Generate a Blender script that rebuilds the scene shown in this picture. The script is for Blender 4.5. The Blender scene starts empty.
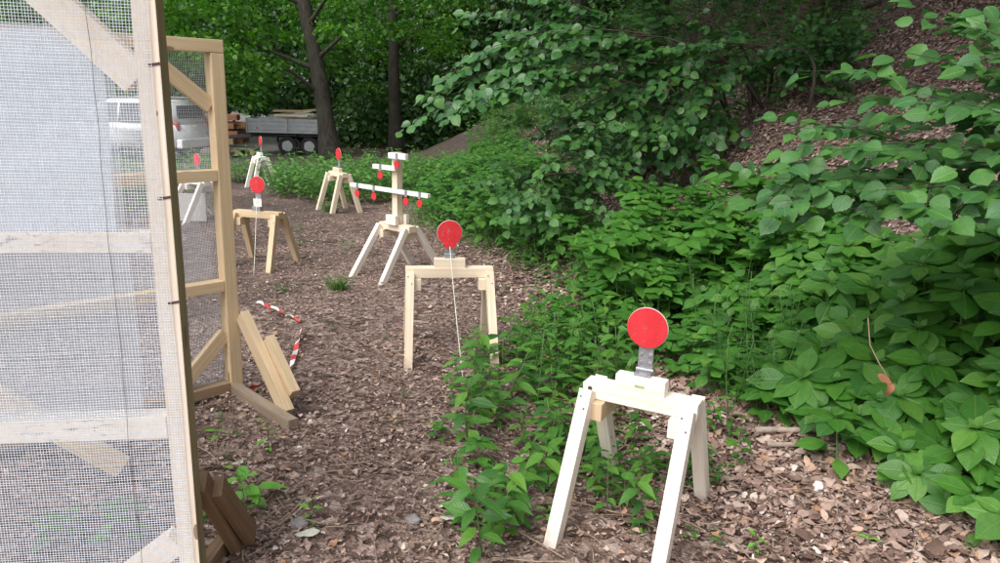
import bpy, bmesh, math, random
import numpy as np
from mathutils import Vector, Matrix

random.seed(7)
rng = np.random.default_rng(11)
scn = bpy.context.scene
col = scn.collection
R = math.radians

# ------------------------------------------------------------------ scene graph helpers
def tag(o, label=None, cat=None, group=None, kind=None):
    if label: o['label'] = label
    if cat: o['category'] = cat
    if group: o['group'] = group
    if kind: o['kind'] = kind
    return o

def empty(name, loc, rz=0.0, label=None, cat=None, group=None):
    o = bpy.data.objects.new(name, None)
    o.empty_display_size = 0.1
    o.location = loc
    o.rotation_euler = (0, 0, rz)
    col.objects.link(o)
    return tag(o, label, cat, group)

def link(name, me, parent=None):
    o = bpy.data.objects.new(name, me)
    col.objects.link(o)
    if parent is not None: o.parent = parent
    return o

def copy_tree(o, parent=None):
    c = o.copy(); col.objects.link(c)
    if parent is not None: c.parent = parent
    for ch in list(o.children): copy_tree(ch, c)
    return c

# ------------------------------------------------------------------ camera model (real numbers of the shot)
CAM_H, FPX, PITCH, ROLL = 1.6, 750.0, R(14), R(1.6)
_f = np.array([0, math.cos(PITCH), -math.sin(PITCH)])
_u0 = np.array([0, math.sin(PITCH), math.cos(PITCH)])
_r0 = np.array([1.0, 0, 0])
_r = _r0 * math.cos(ROLL) + _u0 * math.sin(ROLL)
_u = -_r0 * math.sin(ROLL) + _u0 * math.cos(ROLL)

def sray(px, py):
    return (px - 500) / FPX * _r - (py - 281.5) / FPX * _u + _f

# ------------------------------------------------------------------ terrain
EY = [-40, 0, 2.3, 3.3, 5.2, 6.8, 10, 14, 19, 30, 60, 140]
EX = [3.2, 2.9, 2.0, 1.55, 1.1, 0.75, 0.2, -0.3, -0.9, -2.0, -3.5, -8]

def sstep(a, b, x):
    t = np.clip((x - a) / (b - a), 0, 1)
    return t * t * (3 - 2 * t)

def Hn(x, y):
    x = np.asarray(x, float); y = np.asarray(y, float)
    d = x - np.interp(y, EY, EX)
    k = 0.35
    s = np.where(d > 6, d - 0.5, np.log1p(np.exp(np.clip((d - 0.35) / k, -40, 40))) * k)
    h = 0.66 * s
    h = np.where(h > 9, 9 + 0.25 * (h - 9), h)
    drop = -0.62 * sstep(13.5, 19.5, y) * (1 - sstep(-1.5, 1.0, d))
    far = 0.035 * np.clip(y - 34, 0, 200)
    bump = 0.012 * np.sin(3.1 * x + 1.3 * y) * np.sin(2.3 * y - 0.7 * x) + 0.01 * np.sin(7.3 * x + 2) * np.sin(6.1 * y + 1)
    rough = (0.10 * np.sin(1.7 * x + 0.6 * y) * np.sin(1.3 * y - 0.4 * x) + 0.05 * np.sin(4.1 * x - 1.2 * y)) * sstep(0.6, 2.5, d)
    mound = 0.5 * np.exp(-(((x + 1.6) / 2.1) ** 2 + ((y - 24.0) / 1.7) ** 2))
    return h + drop + far + bump + rough + mound

def Hs(x, y): return float(Hn(x, y))

def hit(px, py, tmax=60):
    d = sray(px, py); t = 0.8; o = np.array([0, 0, CAM_H])
    while t < tmax:
        p = o + d * t
        if p[2] < Hs(p[0], p[1]):
            return Vector(p)
        t += 0.02 if t < 8 else 0.06
    return Vector(o + d * tmax)

def at_depth(px, py, dep):
    return Vector(np.array([0, 0, CAM_H]) + sray(px, py) * dep)

# ------------------------------------------------------------------ materials
def new_mat(name):
    m = bpy.data.materials.new(name); m.use_nodes = True
    nt = m.node_tree
    for n in list(nt.nodes): nt.nodes.remove(n)
    out = nt.nodes.new('ShaderNodeOutputMaterial')
    return m, nt, out

class NT:
    def __init__(s, nt): s.nt = nt
    def n(s, typ, **kw):
        x = s.nt.nodes.new(typ)
        for k, v in kw.items():
            if k.startswith('i_'):
                key = k[2:]
                key = int(key) if key.isdigit() else key.replace('_', ' ')
                x.inputs[key].default_value = v
            else: setattr(x, k, v)
        return x
    def l(s, a, b): s.nt.links.new(a, b)
    def math(s, op, a, b=None, clamp=False):
        x = s.nt.nodes.new('ShaderNodeMath'); x.operation = op; x.use_clamp = clamp
        for i, v in enumerate((a, b)):
            if v is None: continue
            if hasattr(v, 'links'): s.l(v, x.inputs[i])
            else: x.inputs[i].default_value = v
        return x.outputs[0]
    def ramp(s, fac, stops, interp='LINEAR'):
        x = s.nt.nodes.new('ShaderNodeValToRGB'); x.color_ramp.interpolation = interp
        e = x.color_ramp.elements
        while len(e) > 1: e.remove(e[0])
        e[0].position = stops[0][0]; e[0].color = (*stops[0][1], 1)
        for p, c in stops[1:]:
            k = e.new(p); k.color = (*c, 1)
        s.l(fac, x.inputs[0]); return x.outputs[0]
    def mix(s, fac, a, b, mode='MIX'):
        x = s.nt.nodes.new('ShaderNodeMix'); x.data_type = 'RGBA'; x.blend_type = mode
        for sock, v in ((x.inputs['Factor'], fac), (x.inputs['A'], a), (x.inputs['B'], b)):
            if hasattr(v, 'links'): s.l(v, sock)
            elif isinstance(v, tuple): sock.default_value = (*v, 1) if len(v) == 3 else v
            else: sock.default_value = v
        # RGBA sockets are the typed ones
        return x
def mixc(T, fac, a, b, mode='MIX'):
    x = T.nt.nodes.new('ShaderNodeMix'); x.data_type = 'RGBA'; x.blend_type = mode
    fs, as_, bs, os_ = x.inputs[0], x.inputs[6], x.inputs[7], x.outputs[2]
    for sock, v in ((fs, fac), (as_, a), (bs, b)):
        if hasattr(v, 'links'): T.l(v, sock)
        elif isinstance(v, tuple): sock.default_value = (*v, 1)
        else: sock.default_value = v
    return os_

def simple(name, c, rough=0.5, metal=0.0, spec=0.5, vary=0.12, scale=30.0):
    m, nt, out = new_mat(name); T = NT(nt)
    b = T.n('ShaderNodeBsdfPrincipled'); T.l(b.outputs[0], out.inputs[0])
    tc = T.n('ShaderNodeTexCoord')
    no = T.n('ShaderNodeTexNoise', i_Scale=scale, i_Detail=4.0); T.l(tc.outputs['Object'], no.inputs['Vector'])
    lo = tuple(v * (1 - vary) for v in c); hi = tuple(min(1, v * (1 + vary)) for v in c)
    T.l(T.ramp(no.outputs[0], [(0.3, lo), (0.7, hi)]), b.inputs['Base Color'])
    b.inputs['Roughness'].default_value = rough; b.inputs['Metallic'].default_value = metal
    b.inputs['Specular IOR Level'].default_value = spec
    return m

def wood(name, light, dark, dirt=0.0, knots=1.0, foot=None):
    m, nt, out = new_mat(name); T = NT(nt)
    b = T.n('ShaderNodeBsdfPrincipled'); T.l(b.outputs[0], out.inputs[0])
    uv = T.n('ShaderNodeUVMap'); oi = T.n('ShaderNodeObjectInfo')
    off = T.n('ShaderNodeCombineXYZ'); T.l(T.math('MULTIPLY', oi.outputs['Random'], 37.0), off.inputs[0]); T.l(T.math('MULTIPLY', oi.outputs['Random'], 19.0), off.inputs[1])
    add = T.n('ShaderNodeVectorMath', operation='ADD'); T.l(uv.outputs[0], add.inputs[0]); T.l(off.outputs[0], add.inputs[1])
    mp = T.n('ShaderNodeMapping'); mp.inputs['Scale'].default_value = (2.2, 75, 1); T.l(add.outputs[0], mp.inputs[0])
    n1 = T.n('ShaderNodeTexNoise', i_Scale=1.0, i_Detail=5.0, i_Roughness=0.6, i_Distortion=0.6); T.l(mp.outputs[0], n1.inputs['Vector'])
    mp2 = T.n('ShaderNodeMapping'); mp2.inputs['Scale'].default_value = (3, 9, 1); T.l(add.outputs[0], mp2.inputs[0])
    n2 = T.n('ShaderNodeTexNoise', i_Scale=1.0, i_Detail=3.0); T.l(mp2.outputs[0], n2.inputs['Vector'])
    f = T.math('ADD', T.math('MULTIPLY', n1.outputs[0], 0.65), T.math('MULTIPLY', n2.outputs[0], 0.35))
    c = T.ramp(f, [(0.32, dark), (0.5, tuple((a + b_) / 2 * 1.04 for a, b_ in zip(light, dark))), (0.62, light)])
    # knots
    mp3 = T.n('ShaderNodeMapping'); mp3.inputs['Scale'].default_value = (3.2, 11, 1); T.l(add.outputs[0], mp3.inputs[0])
    vo = T.n('ShaderNodeTexVoronoi', i_Scale=1.0); T.l(mp3.outputs[0], vo.inputs['Vector'])
    sep = T.n('ShaderNodeSeparateColor'); T.l(vo.outputs['Color'], sep.inputs[0])
    kk = T.math('MULTIPLY', T.math('LESS_THAN', vo.outputs['Distance'], 0.13), T.math('LESS_THAN', sep.outputs[0], 0.22 * knots))
    c = mixc(T, T.math('MULTIPLY', kk, 0.75), c, (0.16, 0.08, 0.045))
    if dirt > 0:
        mp4 = T.n('ShaderNodeMapping'); mp4.inputs['Scale'].default_value = (16, 42, 1); T.l(add.outputs[0], mp4.inputs[0])
        n4 = T.n('ShaderNodeTexNoise', i_Scale=1.0, i_Detail=6.0, i_Roughness=0.7); T.l(mp4.outputs[0], n4.inputs['Vector'])
        n5 = T.n('ShaderNodeTexNoise', i_Scale=3.0, i_Detail=2.0); T.l(add.outputs[0], n5.inputs['Vector'])
        mk = T.math('MULTIPLY', T.math('MULTIPLY', T.math('SUBTRACT', n4.outputs[0], 0.53), 7.0, True), T.math('MULTIPLY', T.math('SUBTRACT', n5.outputs[0], 0.42), 6.0, True))
        c = mixc(T, T.math('MULTIPLY', mk, dirt), c, (0.13, 0.07, 0.06))
    if foot:
        su = T.n('ShaderNodeSeparateXYZ'); T.l(uv.outputs[0], su.inputs[0])
        n6 = T.n('ShaderNodeTexNoise', i_Scale=45.0, i_Detail=4.0); T.l(add.outputs[0], n6.inputs['Vector'])
        near = T.math('LESS_THAN', su.outputs[0], 3.0)
        mk = T.math('MULTIPLY', T.math('ADD', T.math('SUBTRACT', su.outputs[0], foot + 0.05), T.math('MULTIPLY', n6.outputs[0], 0.14)), 9.0, True)
        c = mixc(T, T.math('MULTIPLY', T.math('MULTIPLY', mk, near), 0.55), c, (0.16, 0.11, 0.085))
    T.l(c, b.inputs['Base Color']); b.inputs['Roughness'].default_value = 0.62
    b.inputs['Specular IOR Level'].default_value = 0.3
    bp = T.n('ShaderNodeBump', i_Strength=0.25, i_Distance=0.002); T.l(n1.outputs[0], bp.inputs['Height']); T.l(bp.outputs[0], b.inputs['Normal'])
    return m

def leaf_mat(name, cols, vein=0.35, rough=0.42, trans=0.25, spec=0.45, veins=8.0):
    m, nt, out = new_mat(name); T = NT(nt)
    g = T.n('ShaderNodeNewGeometry'); oi = T.n('ShaderNodeObjectInfo')
    rnd = T.math('FRACT', T.math('ADD', g.outputs['Random Per Island'], T.math('MULTIPLY', oi.outputs['Random'], 7.3)))
    n = len(cols)
    c = T.ramp(rnd, [(i / (n - 1), k) for i, k in enumerate(cols)])
    uv = T.n('ShaderNodeUVMap'); sp = T.n('ShaderNodeSeparateXYZ'); T.l(uv.outputs[0], sp.inputs[0])
    au = T.math('ABSOLUTE', T.math('SUBTRACT', sp.outputs[0], 0.5))
    mid = T.math('SUBTRACT', 1.0, T.math('MULTIPLY', au, 22.0), True)
    lat = T.math('FRACT', T.math('SUBTRACT', T.math('MULTIPLY', sp.outputs[1], veins), T.math('MULTIPLY', au, 4.5)))
    tri = T.math('ABSOLUTE', T.math('SUBTRACT', lat, 0.5))
    latm = T.math('MULTIPLY', T.math('SUBTRACT', 1.0, T.math('MULTIPLY', tri, 9.0), True), 0.55)
    vm = T.math('MAXIMUM', mid, latm)
    tc = T.n('ShaderNodeTexCoord'); no = T.n('ShaderNodeTexNoise', i_Scale=35.0, i_Detail=3.0); T.l(tc.outputs['Object'], no.inputs['Vector'])
    vv = T.n('ShaderNodeHueSaturation'); T.l(c, vv.inputs['Color']); T.l(T.math('ADD', 0.72, T.math('MULTIPLY', no.outputs[0], 0.56)), vv.inputs['Value'])
    cc = mixc(T, T.math('MULTIPLY', vm, vein), vv.outputs[0], (0.22, 0.32, 0.09))
    b = T.n('ShaderNodeBsdfPrincipled'); T.l(cc, b.inputs['Base Color'])
    b.inputs['Roughness'].default_value = rough; b.inputs['Specular IOR Level'].default_value = spec
    bp = T.n('ShaderNodeBump', i_Strength=0.5, i_Distance=0.003, invert=True); T.l(vm, bp.inputs['Height']); T.l(bp.outputs[0], b.inputs['Normal'])
    tr = T.n('ShaderNodeBsdfTranslucent')
    tcx = T.n('ShaderNodeHueSaturation', i_Saturation=1.15, i_Value=1.5); T.l(cc, tcx.inputs['Color']); T.l(tcx.outputs[0], tr.inputs[0])
    mx = T.n('ShaderNodeMixShader', i_0=trans); T.l(b.outputs[0], mx.inputs[1]); T.l(tr.outputs[0], mx.inputs[2])
    T.l(mx.outputs[0], out.inputs[0])
    return m

M = {}
M['pale_wood'] = wood('pale_spruce', (0.90, 0.85, 0.78), (0.73, 0.63, 0.51), knots=0.9)
M['cream_wood'] = wood('cream_spruce', (0.82, 0.71, 0.56), (0.66, 0.53, 0.38), knots=1.0)
M['panel_wood'] = wood('panel_spruce', (0.90, 0.82, 0.71), (0.78, 0.66, 0.51), dirt=0.0)
M['panel_dirty'] = wood('muddy_panel_spruce', (0.92, 0.86, 0.78), (0.82, 0.73, 0.60), dirt=0.9)
M['yellow_wood'] = wood('yellow_spruce', (0.72, 0.56, 0.36), (0.56, 0.41, 0.24))
M['tan_wood'] = wood('tan_spruce', (0.66, 0.52, 0.35), (0.50, 0.37, 0.22))
M['old_wood'] = wood('weathered_board', (0.38, 0.27, 0.17), (0.23, 0.15, 0.09), dirt=0.4)
M['grey_wood'] = wood('greyed_board', (0.36, 0.29, 0.22), (0.22, 0.17, 0.12), dirt=0.3)
M['red_wood'] = wood('reddish_timber', (0.36, 0.17, 0.09), (0.2, 0.09, 0.05))
for k_, l_, d_ in (('pale_wood', (0.90, 0.85, 0.78), (0.73, 0.63, 0.51)), ('cream_wood', (0.82, 0.71, 0.56), (0.64, 0.50, 0.35)), ('tan_wood', (0.66, 0.52, 0.35), (0.50, 0.37, 0.22)), ('white_wood', (0.86, 0.83, 0.77), (0.74, 0.69, 0.61))):
    M[k_ + '_leg'] = wood(k_ + '_leg', l_, d_, knots=0.8, foot=0.52)
M['white_wood'] = wood('white_painted_wood', (0.86, 0.84, 0.80), (0.78, 0.75, 0.70), knots=0.2)
M['steel'] = simple('galvanised_steel', (0.36, 0.37, 0.39), 0.45, 0.6, vary=0.2, scale=60)
M['dark_steel'] = simple('dark_steel', (0.10, 0.10, 0.105), 0.5, 0.5)
M['screw'] = simple('bright_screw', (0.75, 0.75, 0.75), 0.3, 0.9)
M['cord'] = simple('white_cord', (0.72, 0.72, 0.62), 0.8)
M['wire'] = simple('white_wire_mesh', (0.76, 0.80, 0.87), 0.6, vary=0.1, scale=80)
M['white_trim'] = simple('white_plastic', (0.75, 0.73, 0.70), 0.5)
M['level'] = simple('level_vial', (0.35, 0.5, 0.25), 0.2)

def red_paint(name, chips):
    m, nt, out = new_mat(name); T = NT(nt)
    b = T.n('ShaderNodeBsdfPrincipled'); T.l(b.outputs[0], out.inputs[0])
    tc = T.n('ShaderNodeTexCoord')
    n1 = T.n('ShaderNodeTexNoise', i_Scale=9.0, i_Detail=3.0); T.l(tc.outputs['Object'], n1.inputs['Vector'])
    c = T.ramp(n1.outputs[0], [(0.3, (0.60, 0.026, 0.036)), (0.7, (0.70, 0.042, 0.052))])
    if chips:
        n2 = T.n('ShaderNodeTexNoise', i_Scale=55.0, i_Detail=5.0, i_Roughness=0.65); T.l(tc.outputs['Object'], n2.inputs['Vector'])
        mk = T.math('MULTIPLY', T.math('SUBTRACT', n2.outputs[0], 0.565), 12.0, True)
        c = mixc(T, T.math('MULTIPLY', mk, chips), c, (0.42, 0.17, 0.15))
        bp = T.n('ShaderNodeBump', i_Strength=0.5, i_Distance=0.002, invert=True); T.l(mk, bp.inputs['Height']); T.l(bp.outputs[0], b.inputs['Normal'])
    T.l(c, b.inputs['Base Color']); b.inputs['Roughness'].default_value = 0.5; b.inputs['Specular IOR Level'].default_value = 0.35
    return m
M['red'] = red_paint('red_paint', 0.22)
M['red_shot'] = red_paint('shot_red_paint', 0.8)

def film_mat(name, a, c):
    m, nt, out = new_mat(name); T = NT(nt)
    d = T.n('ShaderNodeBsdfPrincipled'); d.inputs['Base Color'].default_value = (*c, 1); d.inputs['Roughness'].default_value = 0.35
    tl = T.n('ShaderNodeBsdfTranslucent'); tl.inputs[0].default_value = (*c, 1)
    m1 = T.n('ShaderNodeMixShader', i_0=0.15); T.l(d.outputs[0], m1.inputs[1]); T.l(tl.outputs[0], m1.inputs[2])
    tp = T.n('ShaderNodeBsdfTransparent')
    m2 = T.n('ShaderNodeMixShader'); T.l(tp.outputs[0], m2.inputs[1]); T.l(m1.outputs[0], m2.inputs[2])
    tc = T.n('ShaderNodeTexCoord'); mp = T.n('ShaderNodeMapping'); mp.inputs['Scale'].default_value = (1.5, 1.5, 45)
    T.l(tc.outputs['Object'], mp.inputs[0])
    no = T.n('ShaderNodeTexNoise', i_Scale=1.6, i_Detail=4.0); T.l(mp.outputs[0], no.inputs['Vector'])
    T.l(T.math('ADD', a - 0.18, T.math('MULTIPLY', no.outputs[0], 0.36)), m2.inputs[0])
    bp = T.n('ShaderNodeBump', i_Strength=0.4, i_Distance=0.006); T.l(no.outputs[0], bp.inputs['Height']); T.l(bp.outputs[0], d.inputs['Normal'])
    T.l(m2.outputs[0], out.inputs[0])
    return m
M['film'] = film_mat('plastic_film', 0.32, (0.80, 0.88, 0.99))
M['film_thick'] = film_mat('folded_plastic_film', 0.84, (0.91, 0.95, 0.995))
M['film_thin'] = film_mat('thin_plastic_film', 0.3, (0.75, 0.76, 0.80))

M['balsam'] = leaf_mat('balsam_leaf', [(0.040, 0.15, 0.022), (0.062, 0.21, 0.026), (0.085, 0.255, 0.030), (0.052, 0.18, 0.036), (0.125, 0.30, 0.045), (0.050, 0.165, 0.035)], veins=9, trans=0.33)
M['nettle'] = leaf_mat('nettle_leaf', [(0.040, 0.135, 0.026), (0.060, 0.185, 0.030), (0.085, 0.235, 0.032), (0.13, 0.29, 0.038)], vein=0.2)
M['hazel'] = leaf_mat('hazel_leaf', [(0.042, 0.14, 0.036), (0.060, 0.18, 0.042), (0.088, 0.235, 0.045), (0.052, 0.165, 0.055), (0.055, 0.15, 0.04)], vein=0.38, rough=0.42, spec=0.45, veins=8)
M['hazel_dark'] = leaf_mat('alder_leaf', [(0.036, 0.125, 0.036), (0.054, 0.17, 0.044), (0.085, 0.22, 0.042)], vein=0.2, rough=0.33, spec=0.55)
M['tree_leaf'] = leaf_mat('maple_leaf', [(0.042, 0.14, 0.022), (0.075, 0.215, 0.028), (0.15, 0.34, 0.035)], vein=0.0, trans=0.4)
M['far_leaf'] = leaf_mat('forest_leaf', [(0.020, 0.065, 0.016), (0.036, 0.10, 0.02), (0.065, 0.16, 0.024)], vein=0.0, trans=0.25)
M['bright_leaf'] = leaf_mat('young_leaf', [(0.14, 0.40, 0.05), (0.18, 0.46, 0.06)], vein=0.2)
M['grass'] = leaf_mat('grass_blade', [(0.06, 0.16, 0.02), (0.09, 0.22, 0.03), (0.05, 0.13, 0.03)], vein=0.0, trans=0.2)
M['fern'] = leaf_mat('bedstraw_leaf', [(0.05, 0.16, 0.03), (0.07, 0.20, 0.035)], vein=0.0)
M['stem'] = simple('green_stem', (0.11, 0.20, 0.06), 0.5)
M['twig'] = simple('brown_twig', (0.06, 0.045, 0.032), 0.8, vary=0.3)
M['dead_twig'] = simple('dead_twig', (0.30, 0.22, 0.16), 0.85, vary=0.3)

def bark(name, a, b_):
    m, nt, out = new_mat(name); T = NT(nt)
    b = T.n('ShaderNodeBsdfPrincipled'); T.l(b.outputs[0], out.inputs[0])
    tc = T.n('ShaderNodeTexCoord'); mp = T.n('ShaderNodeMapping'); mp.inputs['Scale'].default_value = (9, 9, 1.6); T.l(tc.outputs['Object'], mp.inputs[0])
    n1 = T.n('ShaderNodeTexNoise', i_Scale=2.0, i_Detail=8.0, i_Roughness=0.65); T.l(mp.outputs[0], n1.inputs['Vector'])
    n2 = T.n('ShaderNodeTexNoise', i_Scale=1.3, i_Detail=3.0); T.l(tc.outputs['Object'], n2.inputs['Vector'])
    c = T.ramp(n1.outputs[0], [(0.35, a), (0.65, b_)])
    c = mixc(T, T.math('MULTIPLY', T.math('SUBTRACT', n2.outputs[0], 0.5), 2.5, True), c, (0.06, 0.085, 0.035))
    T.l(c, b.inputs['Base Color']); b.inputs['Roughness'].default_value = 0.9
    bp = T.n('ShaderNodeBump', i_Strength=0.9, i_Distance=0.03); T.l(n1.outputs[0], bp.inputs['Height']); T.l(bp.outputs[0], b.inputs['Normal'])
    return m
M['bark'] = bark('dark_bark', (0.018, 0.015, 0.012), (0.065, 0.055, 0.042))
M['bark2'] = bark('brown_bark', (0.07, 0.05, 0.035), (0.18, 0.13, 0.09))

def litter_mat():
    m, nt, out = new_mat('dead_leaves'); T = NT(nt)
    g = T.n('ShaderNodeNewGeometry')
    c = T.ramp(g.outputs['Random Per Island'], [(0.0, (0.085, 0.050, 0.038)), (0.20, (0.195, 0.125, 0.099)), (0.45, (0.30, 0.202, 0.166)),
        (0.68, (0.38, 0.268, 0.220)), (0.82, (0.50, 0.39, 0.335)), (0.91, (0.42, 0.235, 0.14)), (1.0, (0.68, 0.60, 0.54))])
    tc = T.n('ShaderNodeTexCoord'); no = T.n('ShaderNodeTexNoise', i_Scale=70.0, i_Detail=4.0); T.l(tc.outputs['Object'], no.inputs['Vector'])
    hv = T.n('ShaderNodeHueSaturation'); T.l(c, hv.inputs['Color']); T.l(T.math('ADD', 0.6, T.math('MULTIPLY', no.outputs[0], 0.8)), hv.inputs['Value'])
    b = T.n('ShaderNodeBsdfPrincipled'); T.l(hv.outputs[0], b.inputs['Base Color']); b.inputs['Roughness'].default_value = 0.75
    b.inputs['Specular IOR Level'].default_value = 0.25
    T.l(b.outputs[0], out.inputs[0]); return m
M['litter'] = litter_mat()

def ground_mat():
    m, nt, out = new_mat('forest_floor'); T = NT(nt)
    b = T.n('ShaderNodeBsdfPrincipled'); T.l(b.outputs[0], out.inputs[0])
    tc = T.n('ShaderNodeTexCoord')
    nd = T.n('ShaderNodeTexNoise', i_Scale=14.0, i_Detail=3.0); T.l(tc.outputs['Object'], nd.inputs['Vector'])
    sv = T.n('ShaderNodeVectorMath', operation='SCALE'); sv.inputs['Scale'].default_value = 0.09; T.l(nd.outputs['Color'], sv.inputs[0])
    av = T.n('ShaderNodeVectorMath', operation='ADD'); T.l(tc.outputs['Object'], av.inputs[0]); T.l(sv.outputs[0], av.inputs[1])
    vo = T.n('ShaderNodeTexVoronoi', i_Scale=26.0); T.l(av.outputs[0], vo.inputs['Vector'])
    vs = T.n('ShaderNodeTexVoronoi', i_Scale=60.0); T.l(av.outputs[0], vs.inputs['Vector'])
    s1 = T.n('ShaderNodeSeparateColor'); T.l(vo.outputs['Color'], s1.inputs[0])
    s2 = T.n('ShaderNodeSeparateColor'); T.l(vs.outputs['Color'], s2.inputs[0])
    stops = [(0.0, (0.055, 0.037, 0.030)), (0.35, (0.13, 0.086, 0.068)), (0.6, (0.22, 0.15, 0.125)), (0.8, (0.30, 0.218, 0.182)), (0.95, (0.42, 0.33, 0.29))]
    c1 = T.ramp(s1.outputs[0], stops); c2 = T.ramp(s2.outputs[1], stops)
    nm = T.n('ShaderNodeTexNoise', i_Scale=2.2, i_Detail=5.0); T.l(tc.outputs['Object'], nm.inputs['Vector'])
    c = mixc(T, T.ramp(nm.outputs[0], [(0.45, (0, 0, 0)), (0.55, (1, 1, 1))]), c2, c1)
    # bare trodden soil, stronger on the left hand track
    sx = T.n('ShaderNodeSeparateXYZ'); T.l(tc.outputs['Object'], sx.inputs[0])
    n3 = T.n('ShaderNodeTexNoise', i_Scale=1.1, i_Detail=6.0, i_Roughness=0.65); T.l(tc.outputs['Object'], n3.inputs['Vector'])
    soilc = T.ramp(nd.outputs[0], [(0.3, (0.055, 0.041, 0.035)), (0.7, (0.125, 0.096, 0.082))])
    fx = T.math('MULTIPLY', T.math('ADD', T.math('MULTIPLY', sx.outputs[0], -0.45), -0.25), 1.0, True)
    sm = T.math('MULTIPLY', T.math('ADD', T.math('SUBTRACT', n3.outputs[0], 0.62), T.math('MULTIPLY', fx, 0.28)), 6.0, True)
    c = mixc(T, T.math('MULTIPLY', sm, 0.8), c, soilc)
    dx = T.math('MULTIPLY', T.math('ADD', sx.outputs[0], 1.6), 0.40); dy = T.math('MULTIPLY', T.math('ADD', sx.outputs[1], -24.0), 0.36)
    rr = T.math('ADD', T.math('MULTIPLY', dx, dx), T.math('MULTIPLY', dy, dy))
    c = mixc(T, T.math('MULTIPLY', T.math('SUBTRACT', T.math('ADD', 1.0, T.math('MULTIPLY', n3.outputs[0], 0.6)), rr), 2.0, True), c, soilc)
    # gravelly grey track on the open side, beyond the panels
    fg = T.math('MULTIPLY', T.math('ADD', T.math('MULTIPLY', sx.outputs[0], -0.5), T.math('ADD', -4.4, T.math('MULTIPLY', n3.outputs[0], 2.0))), 1.0, True)
    gc = T.ramp(s2.outputs[2], [(0.0, (0.15, 0.145, 0.14)), (1.0, (0.36, 0.35, 0.34))])
    c = mixc(T, T.math('MULTIPLY', fg, 0.85), c, gc)
    T.l(c, b.inputs['Base Color']); b.inputs['Roughness'].default_value = 0.9; b.inputs['Specular IOR Level'].default_value = 0.2
    hh = T.math('ADD', T.math('MULTIPLY', vo.outputs['Distance'], 0.8), T.math('MULTIPLY', vs.outputs['Distance'], 0.4))
    bp = T.n('ShaderNodeBump', i_Strength=1.0, i_Distance=0.02); T.l(hh, bp.inputs['Height']); T.l(bp.outputs[0], b.inputs['Normal'])
    return m
M['ground'] = ground_mat()

# ------------------------------------------------------------------ numpy meshes
class QM:
    """Collects quads (numpy) with uv and material index; builds one mesh."""
    def __init__(s): s.V, s.F, s.U, s.I, s.n = [], [], [], [], 0
    def add(s, v, f, uv, mi=0):
        s.V.append(v); s.F.append(f + s.n); s.U.append(uv); s.I.append(np.full(len(f), mi, np.int32)); s.n += len(v)
    def merge(s, v, f, uv, mi):
        s.V.append(v); s.F.append(f + s.n); s.U.append(uv); s.I.append(mi); s.n += len(v)
    def arrays(s):
        return np.concatenate(s.V), np.concatenate(s.F), np.concatenate(s.U), np.concatenate(s.I)
    def mesh(s, name, mats, smooth=True):
        return arr_mesh(name, *s.arrays(), mats, smooth)

def arr_mesh(name, V, F, U, I, mats, smooth=True):
    me = bpy.data.meshes.new(name)
    nf = len(F)
    me.vertices.add(len(V)); me.vertices.foreach_set('co', np.ascontiguousarray(V, np.float32).ravel())
    me.loops.add(nf * 4); me.loops.foreach_set('vertex_index', np.ascontiguousarray(F, np.int32).ravel())
    me.polygons.add(nf); me.polygons.foreach_set('loop_start', np.arange(0, nf * 4, 4, dtype=np.int32))
    me.polygons.foreach_set('loop_total', np.full(nf, 4, np.int32))
    me.polygons.foreach_set('material_index', np.ascontiguousarray(I, np.int32))
    me.polygons.foreach_set('use_smooth', np.full(nf, smooth, bool))
    uvl = me.uv_layers.new(name='UVMap')
    uvl.data.foreach_set('uv', np.ascontiguousarray(U[F.ravel()], np.float32).ravel())
    for m in mats: me.materials.append(m)
    me.update(calc_edges=True)
    return me

def leaf_t(rows, prof, width, fold=0.12, bend=0.18, tooth=0.0):
    ts = np.linspace(0, 1, rows + 1); V = []; U = []
    for i, t in enumerate(ts):
        w = np.interp(t, np.linspace(0, 1, len(prof)), prof) * width * 0.5
        if tooth and 0 < i < rows: w *= 1 + (tooth if i % 2 else -tooth)
        w = max(w, 0.004)
        z = -bend * t * t
        zz = z + fold * w * 2
        V += [(-w, t, zz), (0, t, z), (w, t, zz)]
        U += [(0.5 - w / width, t), (0.5, t), (0.5 + w / width, t)]
    F = []
    for i in range(rows):
        a = 3 * i
        F += [(a, a + 1, a + 4, a + 3), (a + 1, a + 2, a + 5, a + 4)]
    return np.array(V, float), np.array(F, int), np.array(U, float)

OVATE = [0.06, 0.52, 0.88, 1.0, 0.95, 0.74, 0.38, 0.02]
ROUND = [0.20, 0.74, 0.94, 1.0, 0.98, 0.90, 0.72, 0.34, 0.03]
LANCE = [0.08, 0.7, 1.0, 0.9, 0.65, 0.35, 0.02]
T_BALSAM = [leaf_t(8, OVATE, 0.66, f, b, 0.0) for f, b in ((0.08, 0.04), (0.14, 0.14), (0.03, 0.26), (-0.05, 0.1))]
T_HAZEL = [leaf_t(14, ROUND, 0.84, f, b, 0.05) for f, b in ((0.10, 0.08), (0.16, 0.2), (0.05, 0.34), (-0.06, 0.15))]
T_NETTLE = [leaf_t(4, LANCE, 0.46, 0.14, b, 0.0) for b in (0.15, 0.3)]
T_TREE = [leaf_t(3, [0.15, 1, 0.9, 0.05], 0.75, 0.12, b) for b in (0.1, 0.3)]
T_FAR = [leaf_t(2, [0.2, 1, 0.1], 0.8, 0.15, 0.15)]
T_LITTER = []
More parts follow.
